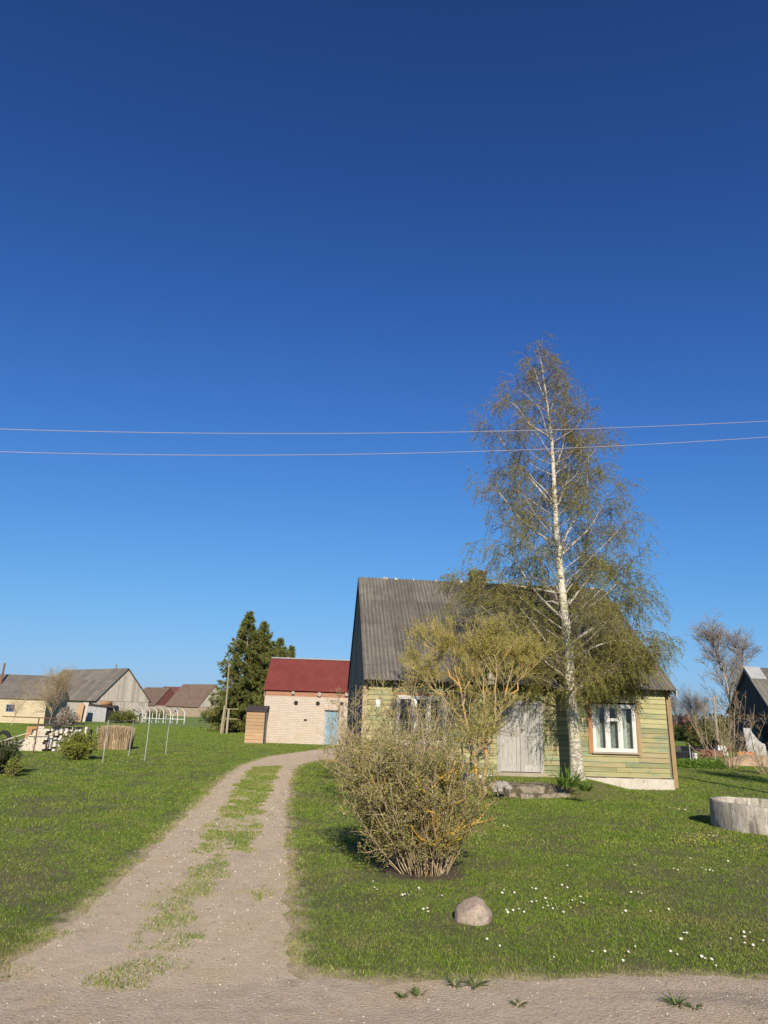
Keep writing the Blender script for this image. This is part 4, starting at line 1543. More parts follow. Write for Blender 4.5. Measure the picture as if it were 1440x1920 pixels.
def leaf_clump(base, n, L, wd, lean, mat, name, label, cat='plant', group=None, parent=None):
    """tuft of strap leaves"""
    a = rng.random(n) * 2 * np.pi
    rr = np.sqrt(rng.random(n)) * 0.35 * L
    p0 = np.array(base)[None] + np.stack([np.cos(a) * rr, np.sin(a) * rr, np.zeros(n)], -1)
    d = np.stack([np.cos(a) * lean, np.sin(a) * lean, np.ones(n)], -1) + rng.normal(size=(n, 3)) * 0.25
    P = curves(p0, d, L * rng.uniform(0.6, 1.1, n), 5, 0.2, 0.06)
    s_ = nrmz(np.cross(P[:, -1] - P[:, 0], np.array([0, 0, 1.0])))[:, None]
    wk = np.array([0.7, 1, .9, .6, .08])[None, :, None] * wd
    V = np.stack([P - s_ * wk, P + s_ * wk], 2).reshape(-1, 3)
    ids = np.arange(n * 10).reshape(n, 5, 2)
    F = np.stack([ids[:, :-1, 0], ids[:, :-1, 1], ids[:, 1:, 1], ids[:, 1:, 0]], -1).reshape(-1, 4)
    o = npmesh(name, local(V, base), F, np.repeat(rng.random(n), 4), mat)
    o.location = base
    return tag(o, label, cat, group)


for px, py, L, n, lb in ((1066, 1475, 0.6, 130, 'lush green leaf clump at the left foot of the birch trunk'),
                         (1098, 1483, 0.35, 70, 'low green leafy plant at the right foot of the birch trunk')):
    leaf_clump(onG(px, py), n, L, 0.013, 0.55, 'lush', 'leafy_plant', lb)
for px, py, L, n, lb in ((852, 1850, 0.10, 30, 'spiky green weed tuft left of another in the road verge'), (892, 1852, 0.12, 40, 'larger spiky green weed tuft in the road verge below the boulder'),
                         (972, 1888, 0.07, 22, 'small weed tuft standing alone in the gravel road'), (1268, 1886, 0.11, 40, 'broad weed tuft in the road at lower right'),
                         (1303, 1893, 0.07, 20, 'small weed tuft right of a broad tuft in the road'), (752, 1872, 0.07, 26, 'yellowish weed tuft at the road edge'),
                         (785, 1868, 0.08, 30, 'pale green weed tuft at the road edge beside a yellowish one')):
    p = onG(px, py)
    p.z += 0.01
    leaf_clump(p, n, L, 0.005, 1.0, 'weed', 'weed_tuft', lb, 'weed', 'weed tufts along the road edge')


# ------------------------------------------------------------------ buildings
def gable_house(name, label, cat, loc, rz, W, D, wh, rh, wallm, roofm, gablem=None, over=0.25, corrug=None, gable_h=None):
    """ridge along local x; front wall y=0 facing -y; returns root, wall, roof"""
    root = empty(name, loc, rz, label, cat)
    w_ = MB()
    w_.box(0, W, 0, 0.15, -0.2, wh)
    w_.box(0, W, D - 0.15, D, -0.2, wh)
    w_.box(0, 0.15, 0.151, D - 0.151, -0.2, wh)
    w_.box(W - 0.15, W, 0.151, D - 0.151, -0.2, wh)
    wall_ = w_.build('wall', wallm, root)
    ey, ez = -over, wh - over * (rh - wh) / (D / 2 + over) * 0.0 - 0.06
    sl_ = (rh - ez) / (D / 2 + over)
    for x0, x1, T in ((0.0, 0.06, 0), (W - 0.06, W, 1)):
        g = MB(Matrix(((0, 1, 0, 0), (-1, 0, 0, D), (0, 0, 1, 0), (0, 0, 0, 1))) if not T else Matrix(((0, -1, 0, W), (1, 0, 0, 0), (0, 0, 1, 0), (0, 0, 0, 1))))
        planks_v(g, 0, D, (gable_h if gable_h is not None else wh + 0.002), lambda xx: ez + sl_ * (over + (xx if xx < D / 2 else D - xx)) - 0.07, -0.012, 0.2, 0.03)
        g.build('gable', gablem or wallm, root)
    r = MB()
    if corrug:
        corr(r, -over, W + over, ey, ez, D / 2, rh, corrug, 0.02, 3, 1.1, sq=False)
        corr(r, -over, W + over, D - ey, ez, D / 2, rh - 0.003, corrug, 0.02, 3, 1.1)
        ro = thicken(r.build('roof', roofm, root), 0.02)
    else:
        r.hexa([(-over, ey, ez - .06), (W + over, ey, ez - .06), (W + over, D / 2, rh - .06), (-over, D / 2, rh - .06), (-over, ey, ez), (W + over, ey, ez), (W + over, D / 2, rh), (-over, D / 2, rh)])
        r.hexa([(-over, D / 2, rh - .06), (W + over, D / 2, rh - .06), (W + over, D - ey, ez - .06), (-over, D - ey, ez - .06), (-over, D / 2, rh), (W + over, D / 2, rh), (W + over, D - ey, ez), (-over, D - ey, ez)])
        ro = r.build('roof', roofm, root)
    return root, wall_, ro


def simple_window(root, x0, x1, z0, z1, mat='white_paint', T=None, bars=(1, 1), inner='dark_inside'):
    f = MB(T)
    t = 0.05
    f.box(x0, x1, -0.05, 0.01, z0, z0 + t)
    f.box(x0, x1, -0.05, 0.01, z1 - t, z1)
    f.box(x0, x0 + t, -0.049, 0.01, z0 + t, z1 - t)
    f.box(x1 - t, x1, -0.049, 0.01, z0 + t, z1 - t)
    for i in range(1, bars[0] + 1):
        x = x0 + (x1 - x0) * i / (bars[0] + 1)
        f.box(x - .02, x + .02, -0.045, 0.01, z0 + t, z1 - t)
    for i in range(1, bars[1] + 1):
        z = z0 + (z1 - z0) * i / (bars[1] + 1)
        f.box(x0 + t, x1 - t, -0.043, 0.01, z - .02, z + .02)
    o = f.build('window', mat, root)
    p = MB(T)
    p.box(x0 + .02, x1 - .02, -0.02, 0.005, z0 + .02, z1 - .02)
    p.build('pane', inner, o)
    return o


# white brick outbuilding with the red roof
OB = gnd(490, 1393)
OA = RAD(1.5)
OUX, OUY = Vector((math.cos(OA), math.sin(OA), 0)), Vector((-math.sin(OA), math.cos(OA), 0))


def ob_xz(px, py):
    d = ray(px, py)
    t = (OB - CAM).dot(OUY) / d.dot(OUY)
    p = CAM + d * t
    return (p - OB).dot(OUX), p.z


ob = empty('brick_outbuilding', OB, OA, 'white brick outbuilding with dark red metal roof and blue plank door', 'outbuilding')
OW, OD = 7.2, 5.4
_, OH = ob_xz(497, 1304)
w_ = MB()
bx0, bz0 = ob_xz(607, 1393)
bx1, bz1 = ob_xz(635, 1334)
BD = (bx0, bx1, -0.02, bz1)
panel_with_holes(w_, 0, OW, -0.2, OH, 0.0, 0.3, [(bx0, bx1, -0.3, bz1)])
w_.box(0, OW, OD - 0.3, OD, -0.2, OH)
w_.box(0, 0.3, 0.301, OD - 0.301, -0.2, OH)
w_.box(OW - 0.3, OW, 0.301, OD - 0.301, -0.2, OH)
obw = w_.build('wall', 'white_brick', ob)
band = MB()
band.box(0.04, OW - 0.04, 0.02, 0.28, OH + 0.002, OH + 0.26)
band.build('brick_band', 'red_brick', ob)
hx_, OEZ = ob_xz(600, 1297)
_, _t = ob_xz(499, 1233)
ORZ = 2.0 + (_t - 2.0) * (OB.y + 2.7) / OB.y
r = MB()
corr(r, 0.0 - 0.1, OW + 0.3, -0.12, OEZ + .01, OD / 2, ORZ, 0.2, 0.016, 1, 30, sq=True, seg=8)
corr(r, 0.0 - 0.1, OW + 0.3, OD + 0.12, OEZ + .01, OD / 2, ORZ - .004, 0.2, 0.016, 1, 30, sq=True, seg=8)
obr = thicken(r.build('roof', 'red_roof', ob), 0.008)
g = MB(Matrix(((0, 1, 0, 0), (-1, 0, 0, OD), (0, 0, 1, 0), (0, 0, 0, 1))))
k2 = (ORZ - OEZ) / (OD / 2 + 0.12)
planks_v(g, 0.05, OD - .05, OH, lambda xx: OEZ + k2 * (0.12 + min(xx, OD - xx)) - 0.08, -0.01, 0.2, 0.03)
g.build('gable', 'grey_planks', ob)
rc = MB()
rc.hexa([(-0.1, OD / 2 - .12, ORZ - .03), (OW + .3, OD / 2 - .12, ORZ - .03), (OW + .3, OD / 2 + .12, ORZ - .03), (-.1, OD / 2 + .12, ORZ - .03),
         (-0.1, OD / 2 - .02, ORZ + .05), (OW + .3, OD / 2 - .02, ORZ + .05), (OW + .3, OD / 2 + .02, ORZ + .05), (-.1, OD / 2 + .02, ORZ + .05)])
rc.build('ridge_cap', 'moss_tin', obr)
d = MB()
x = BD[0] + .01
while x < BD[1] - .03:
    e = min(x + 0.16, BD[1] - .01)
    d.box(x, e - .008, 0.04 + random.uniform(0, .01), 0.08, BD[2] + .04, BD[3] - .05)
    x = e
d.box(BD[0], BD[1], 0.081, 0.12, BD[2], BD[3])
dr_ = d.build('door', 'blue_door', ob)
h = MB()
h.tube([(BD[0] + .1, 0.04, .95), (BD[0] + .1, -.02, .95), (BD[0] + .1, -.02, 1.12), (BD[0] + .1, .04, 1.12)], 0.012, 6)
h.build('handle', 'rust', dr_)
li = MB()
li.box(BD[0] - .06, BD[1] + .06, -0.012, 0.05, BD[3] + .002, BD[3] + .07)
li.build('lintel', 'dark_felt', ob)
for px, py, r_ in ((555, 1318, .13), (596, 1319, .125), (641, 1319, .11), (550, 1299, .1), (599, 1302, .13), (650, 1302, .12)):
    hx, hz = ob_xz(px, py)
    v = MB()
    v.tube([(hx, -0.035 if py > 1310 else -0.14, hz), (hx, 0.06, hz)], r_, 14)
    v.build('vent' if py > 1310 else 'beam_end', 'black_wood' if py > 1310 else 'grey_pole', ob)
for a, b in (((644, 1319), (652, 1322)),):
    x0, z0 = ob_xz(645, 1322)
    x1, z1 = ob_xz(651, 1316)
    v = MB()
    v.box(x0 + .06, x1, -0.05, 0.01, z0, z1)
    v.build('meter_box', 'grey_pole', ob)
    v = MB()
    v.tube([(x0 - .02, -0.02, z0), (x0 - .04, -0.02, 0.5)], 0.012, 5)
    v.build('conduit', 'rust', ob)
hx, hz = ob_xz(573, 1350)
v = MB()
v.box(hx - .1, hx + .08, -0.03, 0.01, hz - .05, hz + .05)
v.build('wall_bracket', 'black_wood', ob)

oh = empty('wooden_outhouse', gnd(458, 1394), RAD(2), 'narrow wooden privy of bare pine boards beside the white brick outbuilding', 'outhouse')
OHW, OHD = 1.12, 1.1
_, t = ob_xz(470, 1332)
ohh = t - 0.05
w_ = MB()
planks_x(w_, 0, OHW, 0.04, ohh, 0.0, 0.2, [], maxlen=9)
w_.build('front_wall', 'fresh_wood', oh)
w_ = MB()
w_.box(0.02, OHW - .02, 0.004, OHD, 0, ohh - .02)
w_.build('side_walls', 'grey_planks', oh)
w_ = MB()
w_.hexa([(-.08, -.12, ohh), (OHW + .06, -.12, ohh), (OHW + .06, OHD + .1, ohh + .3), (-.08, OHD + .1, ohh + .3), (-.08, -.12, ohh + .05), (OHW + .06, -.12, ohh + .05), (OHW + .06, OHD + .1, ohh + .35), (-.08, OHD + .1, ohh + .35)])
w_.build('roof', 'dark_felt', oh)
w_ = MB()
w_.box(OHW - .05, OHW + .012, -.045, -.023, .02, ohh)
w_.build('corner_board', 'black_wood', oh)
p = onG(656, 1401)
bar = MB()
bar.tube([(0, 0, 0), (0, 0, .05), (0, 0, .3), (0, 0, .32), (0, 0, .34), (0, 0, .62), (0, 0, .64), (0, 0, .66), (0, 0, .95), (0, 0, .96)],
         [.26, .28, .29, .305, .29, .29, .305, .29, .28, .25], 18)
o = bar.build('rain_barrel', 'blue_plastic', None, True)
o.location = p
tag(o, 'blue plastic barrel standing by the white brick outbuilding', 'barrel')

# yellow brick shed, far left
p = gnd(89, 1357)
root, wall_, ro = gable_house('brick_shed', 'low yellow brick shed with grey roof at the far left', 'shed', (p.x - 12.0, p.y - 1.6, 0), RAD(4), 12.0, 5.4, 2.18, 4.35, 'yellow_brick', 'barn_roof', 'grey_planks', 0.15, 0.18)
for x0 in (10.2 - 1.7, 4.6):
    simple_window(root, x0, x0 + 0.75, 0.98, 1.62, 'blue_plastic', bars=(2, 1))
cp = MB()
cp.tube([(7.0, 1.5, 3.3), (7.05, 1.5, 5.35)], 0.1, 8)
cp.build('stove_pipe', 'rust', ro)

# grey plank barn
ang = math.atan2(.66, -.75)
A_ = gnd(176, 1352.5)
root, wall_, ro = gable_house('plank_barn', 'large grey plank barn with pale gable end behind the greenhouse hoops', 'barn', (A_.x, A_.y, 0), ang - math.pi, 16, 6.5, 2.25, 6.0, 'grey_planks', 'barn_roof', 'grey_planks', 0.3, 0.2)
# the ridge runs away to the left, so the gable at local x = W is the near one
dv = Vector((math.cos(ang - math.pi), math.sin(ang - math.pi), 0))
root.location = Vector((A_.x, A_.y, 0)) - dv * 16
TG_ = Matrix(((0, -1, 0, 16), (1, 0, 0, 0), (0, 0, 1, 0), (0, 0, 0, 1)))
g = MB(TG_)
planks_v(g, 0, 6.5, 0.05, lambda xx: 2.2, -0.001, 0.2, 0.03)
g.build('plank_cladding', 'grey_planks', root)
g = MB(TG_)
g.box(0.5, 1.9, -0.06, -0.034, 1.75, 2.2)
g.build('red_board', 'orange_board', root, True)['label'] = 'dark red board over the low shed'
g = MB()
g.tube([(13.5, 3.2, 5.9), (13.5, 3.2, 6.5)], 0.07, 6)
g.build('vent_pipe', 'rust', ro)

# lean-to shed of pale sheets in front of the barn
p = gnd(166, 1352)
sh = empty('sheet_shed', (p.x, p.y - 1.2, 0), RAD(8), 'small patched shed of pale tin sheets leaning before the grey barn', 'shed')
w_ = MB()
for i in range(4):
    w_.box(i * .55, i * .55 + .54, -.01 * (i % 2), .05, 0, 1.75 - .04 * i + random.uniform(-.05, .05))
w_.build('wall', 'moss_tin', sh)
w_ = MB()
w_.box(2.25, 2.9, 0.3, 0.34, 0, 1.4)
w_.build('opening', 'dark_inside', sh)
w_ = MB()
w_.hexa([(-.2, -.2, 1.78), (3.0, -.2, 1.5), (3.0, 2.2, 1.7), (-.2, 2.2, 2.0), (-.2, -.2, 1.84), (3.0, -.2, 1.56), (3.0, 2.2, 1.76), (-.2, 2.2, 2.06)])
w_.build('roof', 'dark_felt', sh)
w_ = MB()
w_.bar((2.95, -.15, 1.45), (3.7, -.1, 0.1), .1, .06)
w_.build('prop', 'grey_planks', sh)
for i, (px, hgt) in enumerate(((152, 1.9), (160, 2.0))):
    p = gnd(px, 1353)
    o = MB()
    o.hexa([(-.35, 0, 0), (.35, 0, 0), (.35, .05, 0), (-.35, .05, 0), (-.3, .5, hgt), (.3, .5, hgt), (.3, .56, hgt), (-.3, .56, hgt)])
    o = o.build('plank_screen', 'fresh_wood' if i == 0 else 'grey_planks')
    o.location = (p.x, p.y - 1, 0)
    tag(o, ('tan' if i == 0 else 'grey') + ' board panel leaning left of the pale sheet shed', 'panel')

# far houses
def place_far(px_corner, Y, rz, W, D, wh, rh, *a, **k):
    p = at(px_corner, 1330, Y)
    nm, lb = a[0], a[1]
    root, wl_, ro = gable_house(nm, lb, 'house', (0, 0, 0), rz, W, D, wh, rh, *a[2:], **k)
    dv = Vector((math.cos(rz), math.sin(rz), 0))
    root.location = Vector((p.x, p.y, 0)) - dv * W     # near right-hand gable corner at the given column
    return root, ro


r1, ro1 = place_far(371, 140, RAD(-38), 10, 7.5, 1.9, 6.2, 'stone_house', 'pink stone house with brown roof left of the spruces', 'stone_wall', 'brown_roof', 'grey_planks')
simple_window(r1, 3, 4, 0.7, 1.5, 'white_paint')
r2, ro2 = place_far(289, 165, RAD(-38), 9, 7.0, 1.9, 5.9, 'brown_house', 'brown roofed house with dark red gable behind the greenhouse hoops', 'stone_wall', 'brown_roof', 'maroon_roof')
r3, ro3 = place_far(349, 200, RAD(-10), 9, 8.0, 2.4, 7.0, 'maroon_house', 'house with maroon roof half hidden between two brown roofs', 'stone_wall', 'maroon_roof', 'maroon_roof')
c_ = MB()
c_.box(8.0, 8.7, 3.8, 4.5, 6.4, 7.6)
c_.build('chimney', 'dark_felt', ro3)
r4, ro4 = place_far(281, 190, RAD(-38), 9, 7.0, 2.2, 5.8, 'low_house', 'low brown roof just showing right of the grey barn', 'stone_wall', 'brown_roof', 'grey_planks')

# dark barn at the right edge
F_ = gnd(1464, 1418)
rz = RAD(4)
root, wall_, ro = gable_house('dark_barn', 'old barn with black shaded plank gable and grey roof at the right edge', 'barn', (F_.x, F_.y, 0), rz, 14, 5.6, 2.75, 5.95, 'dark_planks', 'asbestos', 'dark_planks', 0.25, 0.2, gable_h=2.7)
k3 = MB()
sl_ = (5.95 - 2.69) / (2.8 + .25)
k3.hexa([(-.3, 2.0, 5.95 - .8 * sl_ + .03), (.9, 2.0, 5.95 - .8 * sl_ + .03), (.9, 2.8, 5.99), (-.3, 2.8, 5.99), (-.3, 2.0, 5.95 - .8 * sl_ + .06), (.9, 2.0, 5.95 - .8 * sl_ + .06), (.9, 2.8, 6.02), (-.3, 2.8, 6.02)])
k3.build('tin_patch', 'moss_tin', ro)
TB = Matrix(((0, 1, 0, 0), (-1, 0, 0, 5.6), (0, 0, 1, 0), (0, 0, 0, 1)))
g = MB(TB)
planks_v(g, 0, 5.6, 0.05, lambda xx: 2.55, -0.001, 0.2, 0.03)
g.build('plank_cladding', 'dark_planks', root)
g = MB(TB)
g.box(-.1, 5.7, -0.09, -0.035, 2.55, 2.7)
g.build('beam', 'rust', root)
g = MB(TB)
g.box(3.9, 4.7, -0.06, -0.036, 0.05, 1.95)
g.build('door', 'dark_inside', root)
bbm = MB(TB)
for sgn in (0, 1):
    f = (lambda y: y) if not sgn else (lambda y: 5.6 - y)
    p = [(f(-.25), -.29, 2.5), (f(-.25), -.26, 2.5), (f(2.8), -.26, 5.72), (f(2.8), -.29, 5.72)]
    if sgn:
        p = [p[1], p[0], p[3], p[2]]
    bbm.hexa([p[0], p[1], p[2], p[3]] + [(v[0], v[1], v[2] + .16) for v in p])
bbm.build('bargeboard', 'grey_planks', root)

# small red-brown shed, far right
p = at(1258, 1350, 92)
root, wall_, ro = gable_house('red_shed', 'small red brown board shed right of the green house', 'shed', (p.x - 1.0, 92, 0), RAD(-12), 3.4, 3, 1.9, 2.75, 'orange_board', 'rust', 'orange_board', 0.2)
simple_window(root, 1.9, 2.5, 0.9, 1.4, 'rust')


# ------------------------------------------------------------------ conifers, far trees, hedges
def conifer(base, H, R, name, label, nb=26, seed=0, group=None, lean=0.0, skirt=0.05):
    root = empty(name, base, 0, label, 'tree', group)
    b = MB()
    b.tube([(0, 0, -.1), (lean * H * .5, 0, H * .5), (lean * H, 0, H)], [H * .016, H * .01, .012], 8)
    b.build('trunk', 'brown_bark', root, True)
    P, Ls = [], []
    zs = np.arange(H * skirt, H * 0.985, H / 46)
    p0, d0, L = [], [], []
    for z in zs:
        f = 1 - z / H
        n = 7 if f > .12 else 5
        for k in range(n):
            a = random.uniform(0, 6.28)
            ln = R * (f ** 0.8 + 0.02) * random.uniform(0.55, 1.12)
            p0.append((lean * z, 0, z))
            up = 0.75 - 1.05 * min(f * 1.6, 1)
            d0.append((math.cos(a), math.sin(a), up))
            L.append(ln)
    br = curves(np.array(p0), np.array(d0), np.array(L), 7, 0.0, 0.05, 0.05)
    L = np.array(L)
    s1 = shoots(br, np.clip((L * 9).astype(int), 3, 22), 0.30 + 0.12 * L, 4, 0.15, 1.0, 0.7, 0.9, -0.1, 0.06, 0, .08, 0.55)
    V1 = tubes_np(br, 0.018, 0.008, 3)
    put('branches', [(V1[0] + np.array(base), V1[1], V1[2])], 'brown_bark', root, base)
    parts = []
    for C, per, sz in ((s1, 26, 0.2), (br, 26, 0.19)):
        idx = np.repeat(np.arange(len(C)), per)
        t = rng.random(len(idx))
        p, d = sample_on(C, idx, t)
        a = nrmz(d * 1.1 + rvec(len(idx)) * 0.75 + np.array([0, 0, -0.15]))
        w2 = nrmz(np.cross(a, rvec(len(idx)))) * 0.021
        s_ = (sz * rng.uniform(.6, 1.3, len(idx)))[:, None]
        V = np.stack([p - w2, p + w2, p + a * s_ + w2 * .25, p + a * s_ - w2 * .25], 1).reshape(-1, 3) + np.array(base)
        parts.append((V, np.arange(len(V)).reshape(-1, 4), rng.random(len(idx))))
    put('crown', parts, 'spruce', root, base)


def zat(px, py, Y):
    return at(px, py, Y).z


for px, top_, Y, R, lb, nm in ((450, 1150, 62, 3.5, 'tallest spruce, left of the red roofed outbuilding', 'spruce_tree'),
                               (480, 1168, 63, 3.1, 'second spruce close behind the tallest one', 'spruce_tree'),
                               (514, 1200, 66, 2.7, 'shorter spruce rising just left of the red roof', 'spruce_tree'),
                               (537, 1214, 72, 1.6, 'thin spruce tip poking above the left end of the red roof', 'spruce_tree')):
    b = at(px, 1372, Y)
    conifer((b.x, Y, 0), zat(px, top_, Y), R, nm, lb, group='spruces behind the outbuilding')


def bare_tree(base, H, R, label, lean=(0, 0), n1=34, matt='bare_bark', matw='bare_twig', t0=0.2, name='bare_tree', group=None, r0=None, lens=1.0):
    root = empty(name, base, 0, label, 'tree', group)
    K = 12
    z = np.linspace(0, 1, K)
    tr_ = np.stack([lean[0] * z ** 1.5 + rng.normal(size=K) * .012 * H * (z > 0), lean[1] * z, z * H * 0.9], -1)[None]
    r0 = r0 or H * .017
    V = tubes_np(tr_, r0, r0 * .15, 8)
    bo = np.array(base)
    put('trunk', [(V[0] + bo, V[1], V[2])], matt, root, base, True)
    l1 = shoots(tr_, n1, R * 1.05 * lens, 8, t0, 1.0, 0.8, 0.75, 0.25, 0, 0.05, 0.12, 0.5)
    l2 = shoots(l1, 9, R * 0.5 * lens, 6, 0.2, 1.0, 0.75, 0.75, 0.15, 0, 0.05, 0.14, 0.4)
    l3 = shoots(l2, 7, R * 0.24 * lens, 5, 0.15, 1.0, 0.75, 0.75, 0.1, 0, 0.05, 0.16, 0.4)
    parts = [tubes_np(l1, r0 * .34, r0 * .09, 5), tubes_np(l2, r0 * .13, r0 * .05, 3), tubes_np(l3, r0 * .06, r0 * .035, 3)]
    put('crown', [(v + bo, f, r) for v, f, r in parts], matw, root, base)
    return root, l3


for px, py, top_, Y, R, ln, lb in ((1384, 1372, 1180, 72, 3.4, (-1.6, 0), 'tall bare tree leaning left behind the dark barn'),
                                   (1412, 1372, 1190, 78, 3.2, (-0.6, 0), 'second bare tree rising over the roof of the dark barn')):
    b = at(px, py, Y)
    bare_tree((b.x, Y, 0), zat(px, top_, Y), R, lb, ln, group='bare trees behind the dark barn')
bare_tree((15.4, 18.2, 0), 6.6, 2.4, 'bare garden tree on the lawn beyond the concrete well ring', (0.2, 0), 30, 'brown_bark', 'bare_twig', 0.35)
b = at(1300, 1380, 80)
bare_tree((b.x, 80, 0), zat(1300, 1308, 80), 2.5, 'low dark orchard tree with bare crown beside the red shed', (0, 0), 30, 'brown_bark', 'bare_twig', 0.3)
b = at(1270, 1380, 88)
bare_tree((b.x, 88, 0), zat(1270, 1312, 88), 2.6, 'spreading bare orchard tree above the red shed', (0, 0), 26, 'brown_bark', 'bare_twig', 0.35)
b = at(1325, 1385, 84)
bare_tree((b.x, 84, 0), zat(1330, 1318, 84), 2.2, 'thin bare tree beside the wooden pole right of the house', (0, 0), 22, 'brown_bark', 'tan_twig', 0.3)
b = at(112, 1352, 68)
rt_, l3 = bare_tree((b.x, 66, 0), 3.6, 2.3, 'budding brown tree between the yellow shed and the grey barn', (0.2, 0), 34, 'brown_bark', 'tan_twig', 0.25, lens=1.25)
put('buds', [(lambda q: (q[0] + np.array((b.x, 66, 0)), q[1], q[2]))(leaves_on(l3, 2, 0.05, 0.1, 0.03, .6, 0.0))], 'bush_leaf', rt_, (b.x, 66, 0))
b = at(22, 1357, 60)
bare_tree((b.x, 60, 0), 2.5, 1.2, 'small bare sapling before the yellow brick shed', (0.8, 0), 16, 'bare_bark', 'tan_twig', 0.2, r0=.035)


def blob_shrub(base, rx, rz_, mat, name, label, n=5200, leaf=0.09, cat='shrub', stem='brown_bark', spiky=0.0, group=None, ry=None):
    """leafy mass over a few stems: leaves grouped on short shoots through an uneven dome"""
    root = empty(name, base, 0, label, cat, group)
    ry = ry or rx
    m_ = 60
    a = rng.random(m_) * 6.28
    e = np.arccos(rng.uniform(0.0, 1, m_))
    d = np.stack([np.cos(a) * np.sin(e), np.sin(a) * np.sin(e), np.cos(e) * .9 + .15], -1)
    S = curves(np.zeros((m_, 3)) + np.array([0, 0, .03]), d, 1.0, 6, 0, 0.08, 0.05 + spiky)
    S = S * (np.array([rx, ry, rz_]) * rng.uniform(.7, 1.08, m_)[:, None])[:, None, :]
    s1 = shoots(S, 9, 0.36 * (rx + rz_) / 2, 4, 0.1, 1.0, 0.7, 0.7 + spiky, 0.1 + spiky, 0, 0.06, 0.12, 0.4)
    put('stems', [(lambda q: (q[0] + np.array(base), q[1], q[2]))(tubes_np(S, .02, .008, 4))], stem, root, base)
    per = max(2, n // len(s1))
    lv = leaves_on(s1, per, leaf, 0.05, leaf * .3, 0.5 - spiky, 0.0)
    put('foliage', [(lv[0] + np.array(base), lv[1], lv[2])], mat, root, base)
    return root


p = onG(145, 1425)
blob_shrub(p, 0.8, 0.95, 'juniper', 'juniper_shrub', 'bright green juniper bush on the lawn right of the brick stack', 11000, 0.07, spiky=.06)
p = onG(-4, 1452)
blob_shrub(p, 0.75, 0.95, 'darkgreen', 'juniper_shrub', 'dark green shrub cut by the left edge of the picture', 7000, 0.07, spiky=.1)
p = onG(22, 1457)
blob_shrub(p, 0.28, 0.42, 'juniper', 'low_shrub', 'small yellow green plant under the dark shrub at the left edge', 1800, 0.06, spiky=.1)
b = at(230, 1352, 80)
blob_shrub((b.x, 80, 0), 1.9, 1.25, 'hedge', 'round_shrub', 'rounded green shrub before the grey barn', 5200, 0.16)
for px, Y, rx, h, mat, lb in ((400, 96, 2.0, 2.0, 'darkgreen', 'dark green shrub between the stone house and the tall pole'), (436, 84, 2.2, 2.2, 'darkgreen', 'dark shrub under the spruces right of the tall pole'),
                              (1308, 78, 1.8, 1.9, 'hedge', 'yellow green rounded hedge bush right of the red shed'), (1275, 80, 1.8, 1.7, 'darkgreen', 'dark hedge bush in front of the red shed'),
                              (1334, 80, 1.8, 2.1, 'hedge', 'tall olive hedge bush beside the wooden pole'), (1365, 84, 2.2, 2.3, 'darkgreen', 'dark hedge bush behind the bare vase shaped shrub'),
                              (126, 66, 1.1, 1.5, 'bare_twig', 'brown scrubby bush left of the board panels'), (290, 110, 2.2, 1.2, 'hedge', 'low green bush behind the greenhouse hoops'),
                              (1315, 60, 1.5, .7, 'hedge', 'low spreading green bush in the far right garden')):
    b = at(px, 1350, Y)
    blob_shrub((b.x, Y, 0), rx, h, mat, 'garden_bush', lb, 4200, 0.15)

# wood beyond the fields, low on the horizon
tv = []
for i in range(260):
    a = rng.uniform(-0.75, 0.75)
    if -0.33 < a < -0.02:
        continue
    D_ = rng.uniform(380, 460)
    x, y = D_ * math.sin(a), D_ * math.cos(a)
    h = rng.uniform(3, 6.0)
    n = 60
    e = rng.normal(size=(n, 3)) * np.array([3.2, 2.5, .3 * h])
    tv.append(leaves_at(np.array([x, y, h * .55]) + e, 2.2, .7, 0))
V, F, R = join(tv)
tag(npmesh('distant_wood', V, F, R, 'darkgreen'), 'far wood on the horizon', 'wood', kind='stuff')

# bare vase-shaped shrub and a small twiggy one, right
b = onG(1370, 1441)
bush(b, 24, 0.3, 1.9, 3.3, 0.6, 'bush_leaf', 'bush_stem', 'bare_shrub', 'bare vase shaped shrub in front of the dark barn', leafn=0, l2len=0.5, r0=.014, cat='shrub')
b = onG(1436, 1452)
bush(b, 16, 0.15, .7, 1.3, 0.9, 'bush_leaf', 'bush_stem', 'bare_shrub', 'small dark twiggy shrub at the right edge below the sand heap', leafn=0, l2len=0.35, r0=.012, cat='shrub')
b = onG(1335, 1412)
bush(b, 6, 0.4, 2.2, 3.4, 0.35, 'bush_leaf', 'bush_stem', 'bare_shrub', 'thin yellowish saplings leaning left beside the soil bed', leafn=0, l2len=0.5, r0=.014, cat='shrub', skew=(-.35, 0))


